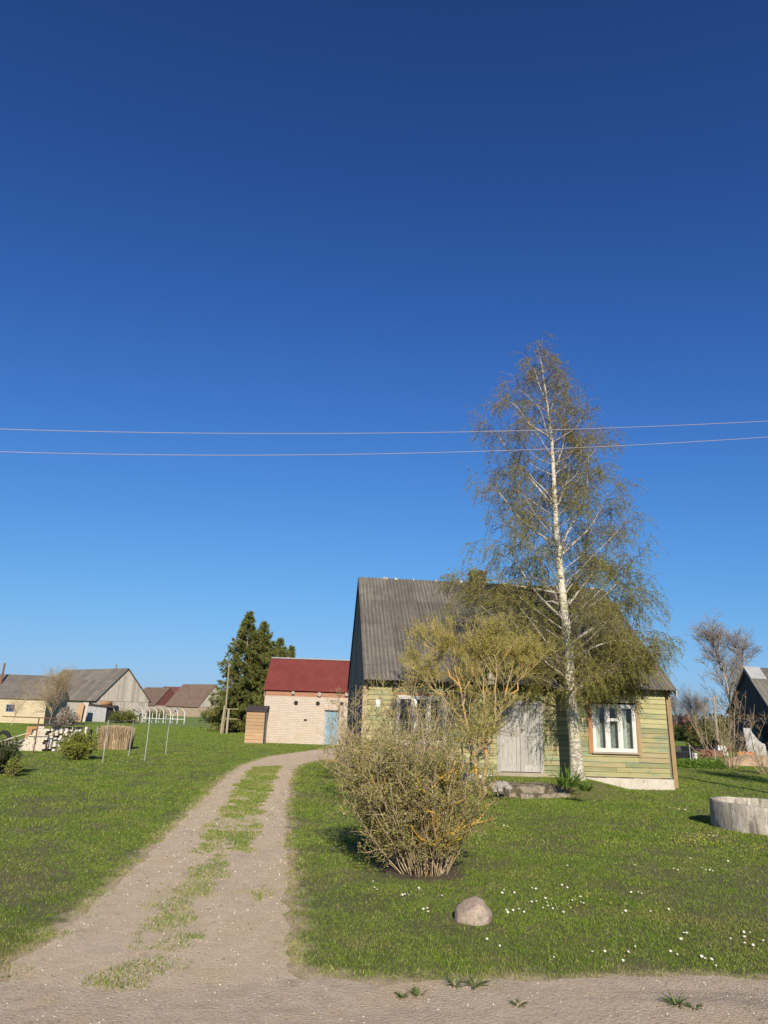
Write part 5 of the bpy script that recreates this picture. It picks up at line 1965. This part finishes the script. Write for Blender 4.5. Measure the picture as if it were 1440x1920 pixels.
# ------------------------------------------------------------------ things in the yard
def stone(name, base, sx, sy, sz, mat, label, cat, seed=0, group=None, facet=False, rz=0):
    bm = bmesh.new()
    bmesh.ops.create_icosphere(bm, subdivisions=4, radius=1)
    from mathutils import noise as mn
    for v in bm.verts:
        c = v.co.normalized()
        k = 1 + 0.16 * mn.noise(c * 1.3 + Vector((seed, seed * 2, 0))) + 0.07 * mn.noise(c * 3.1 + Vector((0, seed, 1))) + 0.02 * mn.noise(c * 9 + Vector((seed, 0, 0)))
        v.co = Vector((c.x * sx * k, c.y * sy * k, c.z * sz * k))
        if facet:     # a few broken planes
            for pn, dd in ((Vector((.8, -.25, .5)), .74), (Vector((-.55, -.3, .8)), .62), (Vector((.15, -.85, .45)), .72), (Vector((.98, -.3, -.1)), .8), (Vector((-.6, -.75, .2)), .76), (Vector((-.95, -.2, .2)), .84), (Vector((.35, -.3, .9)), .84)):
                q_ = Vector((v.co.x / sx, v.co.y / sy, v.co.z / sz))
                pn = pn.normalized()
                ex = q_.dot(pn) - dd
                if ex > 0:
                    q_ -= pn * ex * .88
                    v.co = Vector((q_.x * sx, q_.y * sy, q_.z * sz))
        if v.co.z < -sz * .45:
            v.co.z = -sz * .45
    me = bpy.data.meshes.new(name)
    bm.to_mesh(me)
    bm.free()
    me.materials.append(MT[mat])
    o = link_mesh(name, me, None, True)
    o.location = base
    o.rotation_euler[2] = rz
    return tag(o, label, cat, group)


p = ROCK.copy()
p.z += 0.05
stone('boulder', p, 0.205, 0.17, 0.165, 'granite', 'pinkish granite boulder lying in the lawn', 'boulder', 3.3, facet=True)
for i, (px, py, r_) in enumerate(((925, 1477, .13), (935, 1476, .16), (946, 1475, .14), (953, 1479, .1), (938, 1483, .08), (928, 1484, .07))):
    p = onG(px, py)
    p.z += r_ * .2
    stone('rubble_stone', p, r_, r_ * .8, r_ * .75, 'fieldstone', ('pale rubble stone between the crooked tree and the mossy slab' if i < 3 else 'small rubble stone in the soil left of the mossy slab'), 'stone', i * 1.7,
          'rubble stones beside the slab', rz=i)

# mossy concrete step
a, b_, c_ = gnd(977, 1497), gnd(1072, 1495), None
sl_root = empty('concrete_step', a, math.atan2(b_.y - a.y, b_.x - a.x), 'mossy broken concrete slab step in front of the house door', 'step')
sw = (b_ - a).length
s1 = MB()


def rough_slab(mb, x0, x1, y0, y1, z0, z1, jit, n=14):
    xs = np.linspace(x0, x1, n + 1)
    fr_ = [y0 + random.uniform(0, jit) for _ in xs]
    bk = [y1 + random.uniform(-jit, 0) for _ in xs]
    tz = [z1 + random.uniform(-jit * .3, jit * .3) for _ in xs]
    for i in range(n):
        mb.hexa([(xs[i], fr_[i], z0), (xs[i + 1], fr_[i + 1], z0), (xs[i + 1], bk[i + 1], z0), (xs[i], bk[i], z0),
                 (xs[i], fr_[i] + .01, tz[i]), (xs[i + 1], fr_[i + 1] + .01, tz[i + 1]), (xs[i + 1], bk[i + 1], tz[i + 1]), (xs[i], bk[i], tz[i])])


rough_slab(s1, 0.03, sw, 0.0, 0.35, -0.1, 0.10, 0.06)
s1.build('lower_step', 'mossy_slab', sl_root)
s1 = MB()
rough_slab(s1, -0.22, sw - .06, 0.2, 1.75, 0.0, 0.26, 0.07)
s1.build('slab', 'mossy_slab', sl_root)

# concrete well ring
ring_r = 0.0
e0, e1 = gnd(1341, 1531), gnd(1420, 1568)
rr_o = 0.98
cy = gnd(1405, 1566).y + rr_o * .93
cx = at(1341, 1540, cy).x + rr_o
zr = 0.0
hr = at(1345, 1503, cy).z - gzf(cx, cy)
n = 96
prof = [(rr_o - .012, -.15), (rr_o, 0.02), (rr_o, hr - .03), (rr_o - .02, hr), (rr_o - .1, hr + .004), (rr_o - .11, hr - .02), (rr_o - .11, -.15)]
V = []
for i in range(n):
    a = 2 * math.pi * i / n
    w_ = 1 + .004 * math.sin(5 * a) + .003 * math.sin(17 * a)
    for r, z in prof:
        V.append((r * w_ * math.cos(a), r * w_ * math.sin(a), z + .006 * math.sin(7 * a) * (z > .3)))
m_ = len(prof)
F = [(i * m_ + j, ((i + 1) % n) * m_ + j, ((i + 1) % n) * m_ + j + 1, i * m_ + j + 1) for i in range(n) for j in range(m_ - 1)]
me = bpy.data.meshes.new('concrete_ring')
me.from_pydata(V, [], F)
me.materials.append(MT['concrete'])
o = link_mesh('concrete_ring', me, None, True)
md = o.modifiers.new('e', 'EDGE_SPLIT')
md.split_angle = RAD(40)
o.location = (cx, cy, gzf(cx, cy))
o.rotation_euler = (RAD(0.5), RAD(1.5), 0)
tag(o, 'weathered grey concrete well ring standing on the lawn', 'well ring')


def post(name, base, top, r, mat, label, cat, group=None, bar=None):
    o = MB()
    o.tube([Vector((0, 0, -.1)), Vector(top) - Vector(base)], [r, r * .9], 7)
    o = o.build(name, mat)
    o.location = base
    return tag(o, label, cat, group)


# washing-line posts and lines
tops = []
for px, py, ty, lb in ((192, 1430, 1350, 'leftmost of the four thin pipe posts on the left lawn'), (241, 1418, 1348, 'second thin pipe post, in front of the dry reed stack'),
                       (271, 1426, 1345, 'third thin pipe post, right of the dry reed stack'), (310, 1415, 1345, 'rightmost of the four thin pipe posts on the left lawn')):
    b = onG(px, py)
    h = (at(px, ty, b.y).z)
    post('clothesline_post', b, b + Vector((0.02, 0, h - b.z)), 0.017, 'galv', lb, 'post', 'clothesline posts on the left lawn')
    tops.append(b + Vector((0.02, 0, h - b.z - .03)))


def line(name, a, b, sag, r, mat, label, cat, n=14):
    o = MB()
    P = []
    for i in range(n + 1):
        f = i / n
        q = Vector(a).lerp(Vector(b), f)
        q.z -= 4 * sag * f * (1 - f)
        P.append(q)
    base = P[0].copy()
    o.tube([p - base for p in P], r, 4)
    o = o.build(name, mat)
    o.location = base
    return tag(o, label, cat)


line('clothesline', tops[0], tops[1], .03, 0.008, 'galv', 'line strung between the two left pipe posts', 'clothesline')
line('clothesline', tops[2], tops[3], .03, 0.008, 'galv', 'line strung between the two right pipe posts', 'clothesline')
line('clothesline', tops[1], tops[3], .05, 0.006, 'galv', 'long line running past the dry reed stack to the rightmost pipe post', 'clothesline')
b = onG(62, 1413)
rtp = empty('washing_line_post', b, 0, 'rusty iron T shaped clothesline post in front of the brick stack', 'clothesline post')
hh = at(66, 1346, b.y).z - b.z
v = MB()
v.tube([(0, 0, -.1), (0.02, 0, hh)], .03, 8)
v.build('post', 'rust', rtp)
v = MB()
v.tube([(-1.4, -.1, hh + .02), (1.1, .1, hh + .0)], .018, 6)
v.build('crossbar', 'rust', rtp)

# stack of loose bricks: every brick an object of its own
bm_ = MB()
bm_.box(-.125, .125, -.06, .06, 0, .086)
bme = bm_.build('loose_brick', 'pale_brick')
bm_ = MB()
bm_.box(-.125, .125, -.06, .06, 0, .086)
gme = bm_.build('loose_brick', 'grey_brick')
BK = onG(38, 1407)
first = [True, True]
nb = 0


def brick(x, y, z, rz, grey, lab):
    global nb
    src = gme if grey else bme
    k = 1 if grey else 0
    o = src if first[k] else src.copy()
    if not first[k]:
        COL.objects.link(o)
    first[k] = False
    o.location = (BK.x + x, BK.y + y, BK.z + z)
    o.rotation_euler = (0, 0, rz)
    tag(o, lab, 'brick', 'loose bricks stacked on the left lawn')
    nb += 1


for r_ in range(11):                      # tidy pale face, stepped on the left
    z = r_ * .089
    n0 = max(0, (r_ // 2) * .16 - .05)
    x = n0 + (r_ % 2) * .12
    while x < 0.98:
        brick(x + random.uniform(-.008, .008), random.uniform(-.015, .015), z, random.uniform(-.03, .03), False, 'pale brick in the tidy left face of the brick stack')
        x += .262
for r_ in range(11):                      # ragged right part: bricks end-on with gaps
    z = r_ * .089
    x = 1.12
    i = 0
    while x < 2.35:
        y = .2 + .7 * (x - 1.1) + random.choice((0, 0, .1, .22)) * random.random()
        if random.random() < .93:
            brick(x, y, z, math.pi / 2 + random.uniform(-.12, .12), random.random() < .5, 'brick end in the ragged right part of the brick stack')
        x += .14 + random.uniform(0, .035)
        i += 1
for i in range(3):
    o = MB()
    o.box(-.6, .6, -.25, .25, 0, .03)
    o = o.build('slate_sheet', 'dark_felt')
    o.location = (BK.x + .8 + i * .4, BK.y + .25 + .16 * i, BK.z + 11 * .089 + .012 + .034 * i)
    o.rotation_euler = (0, 0, .1 * i)
    tag(o, ('lowest', 'middle', 'topmost')[i] + ' dark sheet laid over the brick stack', 'sheet', 'dark sheets on the brick stack')
core_ = MB()  # added filler, its dark colour stands in for shadow between the bricks
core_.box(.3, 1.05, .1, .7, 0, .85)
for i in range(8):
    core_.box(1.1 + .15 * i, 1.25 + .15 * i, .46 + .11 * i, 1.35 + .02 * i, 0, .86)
o = core_.build('gap_shade_core', 'dark_felt')
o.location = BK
tag(o, 'dark core put in for the shadow in the gaps of the brick stack', 'dark core', kind='stuff')

# scrap left of the bricks
sc0 = onG(15, 1402)
for i, (dx, dy, L, a, e, lb) in enumerate(((0.0, 0, 1.5, .5, .35, 'longest weathered plank of the scrap pile'), (.25, .15, 1.2, .2, .2, 'short plank propped on the scrap pile'), (-.2, .1, 1.3, -.3, .12, 'weathered plank lying low on the left of the scrap pile'),
                                           (.5, -.1, .9, .9, .4, 'plank tilted steeply beside the brick stack'), (-.5, 0, 1.0, .1, .06, 'plank flat on the grass under the scrap pile'))):
    o = MB()
    o.box(-L / 2, L / 2, -.08, .08, -.02, .02)
    o = o.build('scrap_plank', 'grey_planks')
    o.location = (sc0.x + dx, sc0.y + dy, sc0.z + .12 + abs(math.sin(e)) * L / 2)
    o.rotation_euler = (0, -e, a)
    tag(o, lb, 'plank', 'planks in the scrap pile')
o = MB()
o.box(-.35, .35, -.015, .015, 0, .5)
o = o.build('rusty_sheet', 'orange_board')
o.location = (sc0.x + .45, sc0.y + 1.2, sc0.z + .38)
o.rotation_euler = (RAD(-12), 0, .1)
tag(o, 'dark red metal sheet standing behind the scrap pile', 'sheet')
tm = bmesh.new()
ty_ = MB()
ty_.tube([(.26 * math.cos(t), .26 * math.sin(t), .0) for t in np.linspace(0, 6.283, 25)], .09, 8)
o = ty_.build('tyre', 'rubber', None, True)
o.location = onG(2, 1399) + Vector((0, 0, .34))
o.rotation_euler = (RAD(80), 0, .3)
tag(o, 'black tyre at the left edge beside the scrap pile', 'tyre')
for i in range(3):
    q = Vector((sc0.x - .1 + .35 * i, sc0.y - .1 + .05 * i, sc0.z + .05))
    stone('rubble_lump', q, .3, .22, .2, 'granite', ('leftmost', 'middle', 'rightmost')[i] + ' grey lump of rubble in the scrap pile', 'rubble', 9 + i * 2.2, 'rubble lumps in the scrap pile')

# dry reed stack with side board
p = onG(213, 1405)
rk = empty('reed_stack', p, RAD(4), 'square stack of dry brown reeds held by a grey board', 'reed stack')
n = 3200
x, y = rng.uniform(-.62, .72, n), rng.uniform(-.45, .45, n)
h = rng.uniform(.75, 1.08, n) * (1 - .1 * np.abs(x))
L_ = np.stack([rng.normal(size=n) * .06, rng.normal(size=n) * .06, np.zeros(n)], -1)
B0 = np.stack([x, y, np.zeros(n)], -1)
ww = np.stack([np.cos(x * 90), np.sin(x * 90), np.zeros(n)], -1) * .009
T0 = B0 + L_ + np.stack([0 * x, 0 * x, h], -1)
V = np.stack([B0 - ww, B0 + ww, T0 + ww * .5, T0 - ww * .5], 1).reshape(-1, 3)
npmesh('reeds', V, np.arange(4 * n).reshape(n, 4), rng.random(n), 'reed', rk)
v = MB()
for i in range(4):
    v.box(-.7, -.66, -.5 + i * .25, -.26 + i * .25, 0, .98 - .02 * i)
v.build('side_board', 'grey_pole', rk)

# greenhouse hoops
ghA, ghB = gnd(264, 1355), gnd(343, 1352)
gh = empty('greenhouse_frame', (ghA.x, 84, 0), 0, 'white plastic hoops of an uncovered greenhouse in front of the grey barn', 'greenhouse frame')
sp = (at(343, 1340, 84).x - at(264, 1340, 84).x) / 6
for i in range(7):
    o = MB()
    P = []
    for k in range(15):
        t = math.pi * k / 14
        P.append((i * sp - 1.0 + 1.0 * math.cos(t), 1.2 - 1.2 * math.cos(t), .95 + .75 * math.sin(t)))
    P = [(i * sp + .0, 0, 0)] + P + [(i * sp - 2.0, 2.4, 0)]
    o.tube(P, .045, 6, cap=False)
    o.build('hoop', 'white_plastic', gh, True)
o = MB()
o.tube([(0, 0, .5), (6 * sp, 0, .5)], .035, 5)
o.build('rail', 'white_plastic', gh)

# wooden pole with braced posts beside the spruces
b = at(414, 1374, 58)
pt = empty('utility_pole', (b.x, 58, 0), 0, 'tall thin wooden pole lashed to two short posts beside the spruces', 'pole')
tt = at(429, 1243, 58)
v = MB()
v.tube([(.1, .1, -.1), (.2, .1, 2.0), (tt.x - b.x, .1, tt.z)], [.075, .06, .04], 8)
v.build('pole', 'pole_wood', pt)
v = MB()
v.tube([(0, -.05, -.1), (.15, -.05, 2.1)], .095, 8)
v.build('post', 'pole_wood', pt)
v = MB()
v.tube([(.38, .3, -.1), (.4, .3, 1.9)], .09, 8)
v.build('post', 'grey_pole', pt)
for z in (1.85, 1.1):
    v = MB()
    v.bar((0.05, .16, z), (1.1, .5, z + .02), .1, .06)
    v.build('rail', 'pole_wood', pt)
b = at(1344, 1372, 66)
pt = empty('wooden_pole', (b.x, 66, 0), 0, 'weathered wooden pole with a short crossarm right of the house', 'pole')
hh = zat(1342, 1306, 66)
v = MB()
v.tube([(0, 0, -.1), (0, 0, hh)], [.13, .1], 8)
v.build('pole', 'grey_pole', pt)
v = MB()
v.bar((-.55, 0, hh - .25), (.35, 0, hh - .1), .1, .08)
v.build('crossarm', 'grey_pole', pt)

# garden on the right
SA = onG(1392, 1440)


def heap(name, cx, cy, rx, ry, h, mat, label, cat):
    n_, m_ = 40, 14
    V, F = [], []
    for j in range(m_ + 1):
        r = j / m_
        for i in range(n_):
            a = 2 * math.pi * i / n_
            z = h * (math.cos(r * math.pi / 2) ** 1.3) * (1 + .25 * math.sin(3 * a + 1) * r + .1 * math.sin(7 * a) * r) - .05 * r
            V.append((rx * r * math.cos(a), ry * r * math.sin(a), z))
    for j in range(m_):
        for i in range(n_):
            F.append((j * n_ + i, j * n_ + (i + 1) % n_, (j + 1) * n_ + (i + 1) % n_, (j + 1) * n_ + i))
    me = bpy.data.meshes.new(name)
    me.from_pydata(V, [], F)
    me.materials.append(MT[mat])
    o = link_mesh(name, me, None, True)
    o.location = (cx, cy, 0)
    for pl_ in me.polygons:
        pass
    return tag(o, label, cat)


q = gnd(1400, 1438)
heap('sand_heap', q.x + 1.2, q.y + 1.6, 2.3, 1.4, .5, 'sand', 'long heap of pale sand in front of the dark barn', 'sand heap')
q = gnd(1318, 1432)
heap('sand_heap', q.x + .9, q.y + .6, 1.3, .6, .13, 'sand', 'low spill of sand left of the bare vase shaped shrub', 'sand heap')


def sheet_patch(name, pts, mat, lift, kind, jit=.1):
    P = [gnd(*p) for p in pts]
    out = []
    for i in range(len(P)):
        a, b = P[i], P[(i + 1) % len(P)]
        for k in range(10):
            q = a.lerp(b, k / 10) + Vector((random.uniform(-jit, jit), random.uniform(-jit, jit), 0))
            out.append(Vector((q.x, q.y, gzf(q.x, q.y) + lift)))
    tris = tessellate_polygon([out])
    me = bpy.data.meshes.new(name)
    me.from_pydata([tuple(p) for p in out], [], [tuple(t) for t in tris])
    me.materials.append(MT[mat])
    return tag(link_mesh(name, me), kind=kind)


sheet_patch('soil_bed', [(1225, 1399), (1362, 1400), (1362, 1408), (1225, 1408)], 'soil', .03, 'structure')
for i, (px0, px1, py, hgt, lb) in enumerate(((1236, 1309, 1425, .42, 'long black plank pile behind the corner of the green house'), (1285, 1352, 1409, .3, 'long black edging along the soil bed'))):
    a, b = onG(px0, py), onG(px1, py)
    o = MB()
    L = (b - a).length
    for k in range(3):
        o.box(k * .1, L - k * .07, .12 * k, .12 * k + .3, .0 + k * hgt / 3, (k + 1) * hgt / 3 - .01)
    o = o.build('dark_timber', 'tarp')
    o.location = a
    o.rotation_euler = (0, 0, math.atan2(b.y - a.y, b.x - a.x))
    tag(o, lb, 'timber')
# old cart with one wheel showing
p = onG(1316, 1430)
ct = empty('old_cart', p, RAD(10), 'rusty brown garden cart with spoked wheel in the far right garden', 'cart')
v = MB()
v.box(.35, 1.3, 0, .6, .3, .36)
v.box(.35, 1.3, 0, .04, .361, .62)
v.box(.35, 1.3, .56, .6, .361, .62)
v.box(1.26, 1.3, .041, .559, .361, .62)
v.build('body', 'rust', ct)
for y_ in (-.06, .66):
    v = MB()
    v.tube([(.3 + .3 * math.cos(t), y_, .32 + .3 * math.sin(t)) for t in np.linspace(0, 6.283, 21)], .025, 5)
    for k in range(6):
        v.tube([(.3, y_, .32), (.3 + .29 * math.cos(k * 1.047), y_, .32 + .29 * math.sin(k * 1.047))], .012, 4)
    v.build('wheel', 'rust', ct)
v = MB()
v.tube([(.4, .3, .35), (-.2, .3, .6), (-.5, .3, .95)], .022, 5)
v.build('handle', 'pole_wood', ct)
for px, py, r_, h_, mat, nm, lb, ct_ in ((1303, 1426, .16, .38, 'white_plastic', 'white_bucket', 'white plastic bucket beside the rusty garden cart', 'bucket'),):
    o = MB()
    o.tube([(0, 0, 0), (0, 0, h_ * .1), (0, 0, h_ * .95), (0, 0, h_)], [r_ * .8, r_ * .82, r_, r_ * 1.05], 14)
    o = o.build(nm, mat, None, True)
    o.location = onG(px, py)
    tag(o, lb, ct_)
o = MB()
o.hexa([(-.35, -.2, 0), (.35, -.2, 0), (.35, .2, 0), (-.35, .2, 0), (-.2, -.1, .62), (.3, -.1, .56), (.3, .1, .56), (-.2, .1, .62)])
o = o.build('white_sack', 'white_plastic')
o.location = onG(1353, 1416)
tag(o, 'white sack standing on the grass at the end of the soil bed', 'sack')
for i, (px, py, h_) in enumerate(((1297, 1440, 1397), (1343, 1432, 1404), (1275, 1424, 1409))):
    b = onG(px, py)
    post('metal_stake', b, b + Vector((-.03, 0, at(px, h_, b.y).z - b.z)), .02, 'galv', ('tallest thin metal stake, by the rusty garden cart', 'thin metal stake left of the bare vase shaped shrub', 'short thin metal stake beside the house corner')[i], 'stake', 'garden stakes')
fb = gnd(1418, 1420)
for i, (px, w_, h_, mat, lb) in enumerate(((1407, .5, 1.75, 'moss_tin', 'greenish grey panel leaning on the dark barn'), (1419, .75, 1.5, 'curtain', 'white broken board leaning on the dark barn'))):
    b = at(px, 1420, 46)
    o = MB()
    pr_ = [(0, 0), (w_, 0), (w_, h_ * .55), (w_ * .75, h_ * .58), (w_ * .5, h_ * .7), (w_ * .12, h_), (0, h_)] if i else [(0, 0), (w_, 0), (w_, h_), (0, h_)]
    k = len(pr_)
    bq = o.v([(x, .35 * z / h_, z) for x, z in pr_] + [(x, .35 * z / h_ + .03, z) for x, z in pr_])
    o.F += [tuple(range(bq, bq + k)), tuple(range(bq + 2 * k - 1, bq + k - 1, -1))] + [(bq + (j + 1) % k, bq + j, bq + k + j, bq + k + (j + 1) % k) for j in range(k)]
    o.M += [0] * (k + 2)
    o.A += [.5] * (k + 2)
    o = o.build('leaning_board', mat)
    o.location = (b.x, 46.2 - i * .1, 0)
    tag(o, lb, 'board')
for i in range(5):
    q = at(1380 + i * 5, 1420, 46)
    stone('clay_lump', Vector((q.x, 45.4 + .3 * (i % 2), .16)), .26, .2, .22, 'clay', ('orange clay lump heaped behind the sand, left group', 'orange clay lump heaped behind the sand, right group')[i > 2], 'clay lump', i * 3.1, 'orange clay lumps by the barn')

# flower bed behind the lawn on the right
n = 5200
a, b = gnd(1255, 1440), gnd(1360, 1441)
f = rng.random(n)
px_ = np.stack([a.x + (b.x - a.x) * f, a.y + (b.y - a.y) * f + rng.uniform(-.3, 1.1, n), rng.random(n) ** 1.5 * .3], -1)
lv = leaves_at(px_, .13, .3, -1.0)
tag(npmesh('garden_plants', lv[0], lv[1], lv[2], 'lush'), 'row of low green garden plants', 'plants', kind='stuff')

# ------------------------------------------------------------------ power line
PB = gnd(1700, 1552)
PB.z = 0


def wire_fit(pts):
    A = np.polyfit([p[0] for p in pts], [p[1] for p in pts], 2)
    return lambda x: float(np.polyval(A, x))


YL = lambda px: 13.0 + (PB.y - 13.0) * (px - 300) / 1400
pole_top = 0
ends = []
for pts, lb in ((((0, 804.5), (550, 813), (1440, 789.5)), 'upper of the two overhead wires'), (((0, 847), (420, 853.5), (1440, 819.5)), 'lower of the two overhead wires')):
    fw_ = wire_fit(pts)
    P = [at(px, fw_(px), YL(px)) for px in np.linspace(-700, 1690, 60)]
    base = P[0].copy()
    o = MB()
    o.tube([p - base for p in P], .006, 5)
    o = o.build('overhead_wire', 'wire', None, True)
    o.location = base
    tag(o, lb + ' crossing the sky in front of the birch', 'wire', 'overhead wires')
    ends.append((P[0], P[-1]))
for k, lb in ((1, 'wooden power pole standing right of the lawn'), (0, 'wooden power pole standing left of the track')):
    e = ends[0][k]
    b = Vector((e.x, e.y, 0))
    up_ = empty('power_pole', b, 0, lb, 'pole')
    v = MB()
    v.tube([(0, .12, -.2), (0, .12, e.z + .4)], [.12, .09], 10)
    v.build('pole', 'grey_pole', up_)
    for q in (ends[0][k], ends[1][k]):
        v = MB()
        v.tube([(0, .1, q.z - .02), (0, 0, q.z - .02), (0, 0, q.z + .05)], .03, 8)
        v.build('insulator', 'white_plastic', up_)

# ------------------------------------------------------------------ daisies and yellow flowers
D1 = [(450, 222), (440, 236), (487, 235), (556, 218), (568, 220), (553, 270), (575, 268), (604, 255), (611, 272), (595, 290), (613, 285), (630, 293),
      (458, 298), (460, 308), (484, 302), (526, 306), (508, 300), (670, 208), (685, 215), (704, 264), (738, 252), (740, 271), (748, 274), (673, 311),
      (905, 305), (890, 308), (999, 305), (1063, 298), (953, 230), (963, 235), (925, 232), (388, 411), (437, 433), (827, 454), (940, 435), (912, 459),
      (893, 489), (784, 459), (1074, 454), (1100, 468), (1190, 475), (1208, 482), (1225, 487), (1241, 507), (1130, 388), (1125, 384), (1136, 392),
      (1115, 411), (1299, 411), (1347, 384), (1372, 384), (1357, 404), (1356, 428), (1380, 432), (1421, 413), (1085, 140), (1102, 148), (1190, 140),
      (1205, 148), (1222, 150), (1233, 152), (1150, 104), (686, 133), (942, 133), (1288, 115), (80, 240), (92, 243), (70, 243), (150, 297), (165, 298),
      (170, 310), (133, 218), (219, 249), (635, 478), (1218, 15), (1250, 18), (1236, 20)]
D1 = [(720 + x / 2, 1560 + y / 2) for x, y in D1]
D1 += [(1243, 1511), (1255, 1516), (1273, 1520), (1285, 1521), (1288, 1515), (1265, 1517), (700, 1655), (702, 1668), (645, 1528), (787, 1670), (945, 1551), (707, 1671), (951, 1552)]
dm = MB()
for k in range(14):
    a = 2 * math.pi * k / 14
    c, s_ = math.cos(a), math.sin(a)
    p0, p1 = 0.004, 0.0135
    w0, w1 = .0011, .003
    zt = .036 + .003 * (k % 2)
    dm.poly([(p0 * c + w0 * s_, p0 * s_ - w0 * c, .035), (p1 * c + w1 * s_, p1 * s_ - w1 * c, zt), (p1 * 1.12 * c, p1 * 1.12 * s_, zt + .001), (p1 * c - w1 * s_, p1 * s_ + w1 * c, zt), (p0 * c - w0 * s_, p0 * s_ + w0 * c, .035)], 0)
dm.tube([(0, 0, .034), (0, 0, .037), (0, 0, .039)], [.005, .005, .002], 8, 1)
dm.tube([(0, 0, -.01), (.002, 0, .034)], .0012, 4, 2)
dsrc = dm.build('daisy', ['petal', 'yellow', 'lush'])


def dlabel(px, py):
    if px < 760:
        return 'white daisy in the lawn left of the big round bush' if py < 1600 else 'white daisy in the lawn below the big round bush'
    if px < 850:
        return 'white daisy in the lawn left of the boulder'
    if py < 1600:
        return 'white daisy in the lawn between the house and the well ring'
    if px < 950 and py > 1750:
        return 'white daisy in the lawn below the boulder'
    if px < 1110 and py < 1740:
        return 'white daisy in the cluster right of the boulder'
    if py < 1660:
        return 'white daisy in the lawn below the well ring'
    if py < 1740:
        return 'white daisy in the middle of the right lawn'
    if px > 1350:
        return 'white daisy near the right edge above the road'
    return 'white daisy in the lawn just above the road verge'


for i, (px, py) in enumerate(D1):
    o = dsrc if i == 0 else dsrc.copy()
    if i:
        COL.objects.link(o)
    o.location = onG(px, py)
    s_ = random.uniform(0.55, 1.0) * (1.3 if py < 1600 else 1)
    o.scale = (s_, s_, s_)
    o.rotation_euler = (random.uniform(.2, .75), random.uniform(-.25, .25), random.uniform(-.5, .5))
    tag(o, dlabel(px, py), 'flower', 'daisies in the lawn')
fl = []
for (px, py, sx, sy, n) in ((1320, 1576, 70, 14, 150), (1290, 1470, 26, 8, 60), (1425, 1592, 20, 6, 22), (1110, 1580, 80, 9, 24), (1080, 1700, 60, 12, 10), (1395, 1562, 40, 9, 18)):
    for _ in range(n):
        q = gnd(px + random.gauss(0, sx * .55), py + random.gauss(0, sy * .6))
        fl.append((q.x, q.y, gzf(q.x, q.y) + random.uniform(.02, .05)))
fl = np.array(fl)
n = len(fl)
s_ = rng.uniform(.004, .010, n)
V = np.zeros((n, 6, 3))
for k in range(6):
    V[:, k] = fl + np.stack([np.cos(k * 1.047) * s_, np.sin(k * 1.047) * s_ * .8, -np.sin(k * 1.047) * s_ * -.45], -1)
tag(npmesh('yellow_flowers', V.reshape(-1, 3), np.arange(6 * n).reshape(n, 6), rng.random(n), 'yellow'), 'tiny yellow flowers scattered in the lawn', 'flowers', kind='stuff')
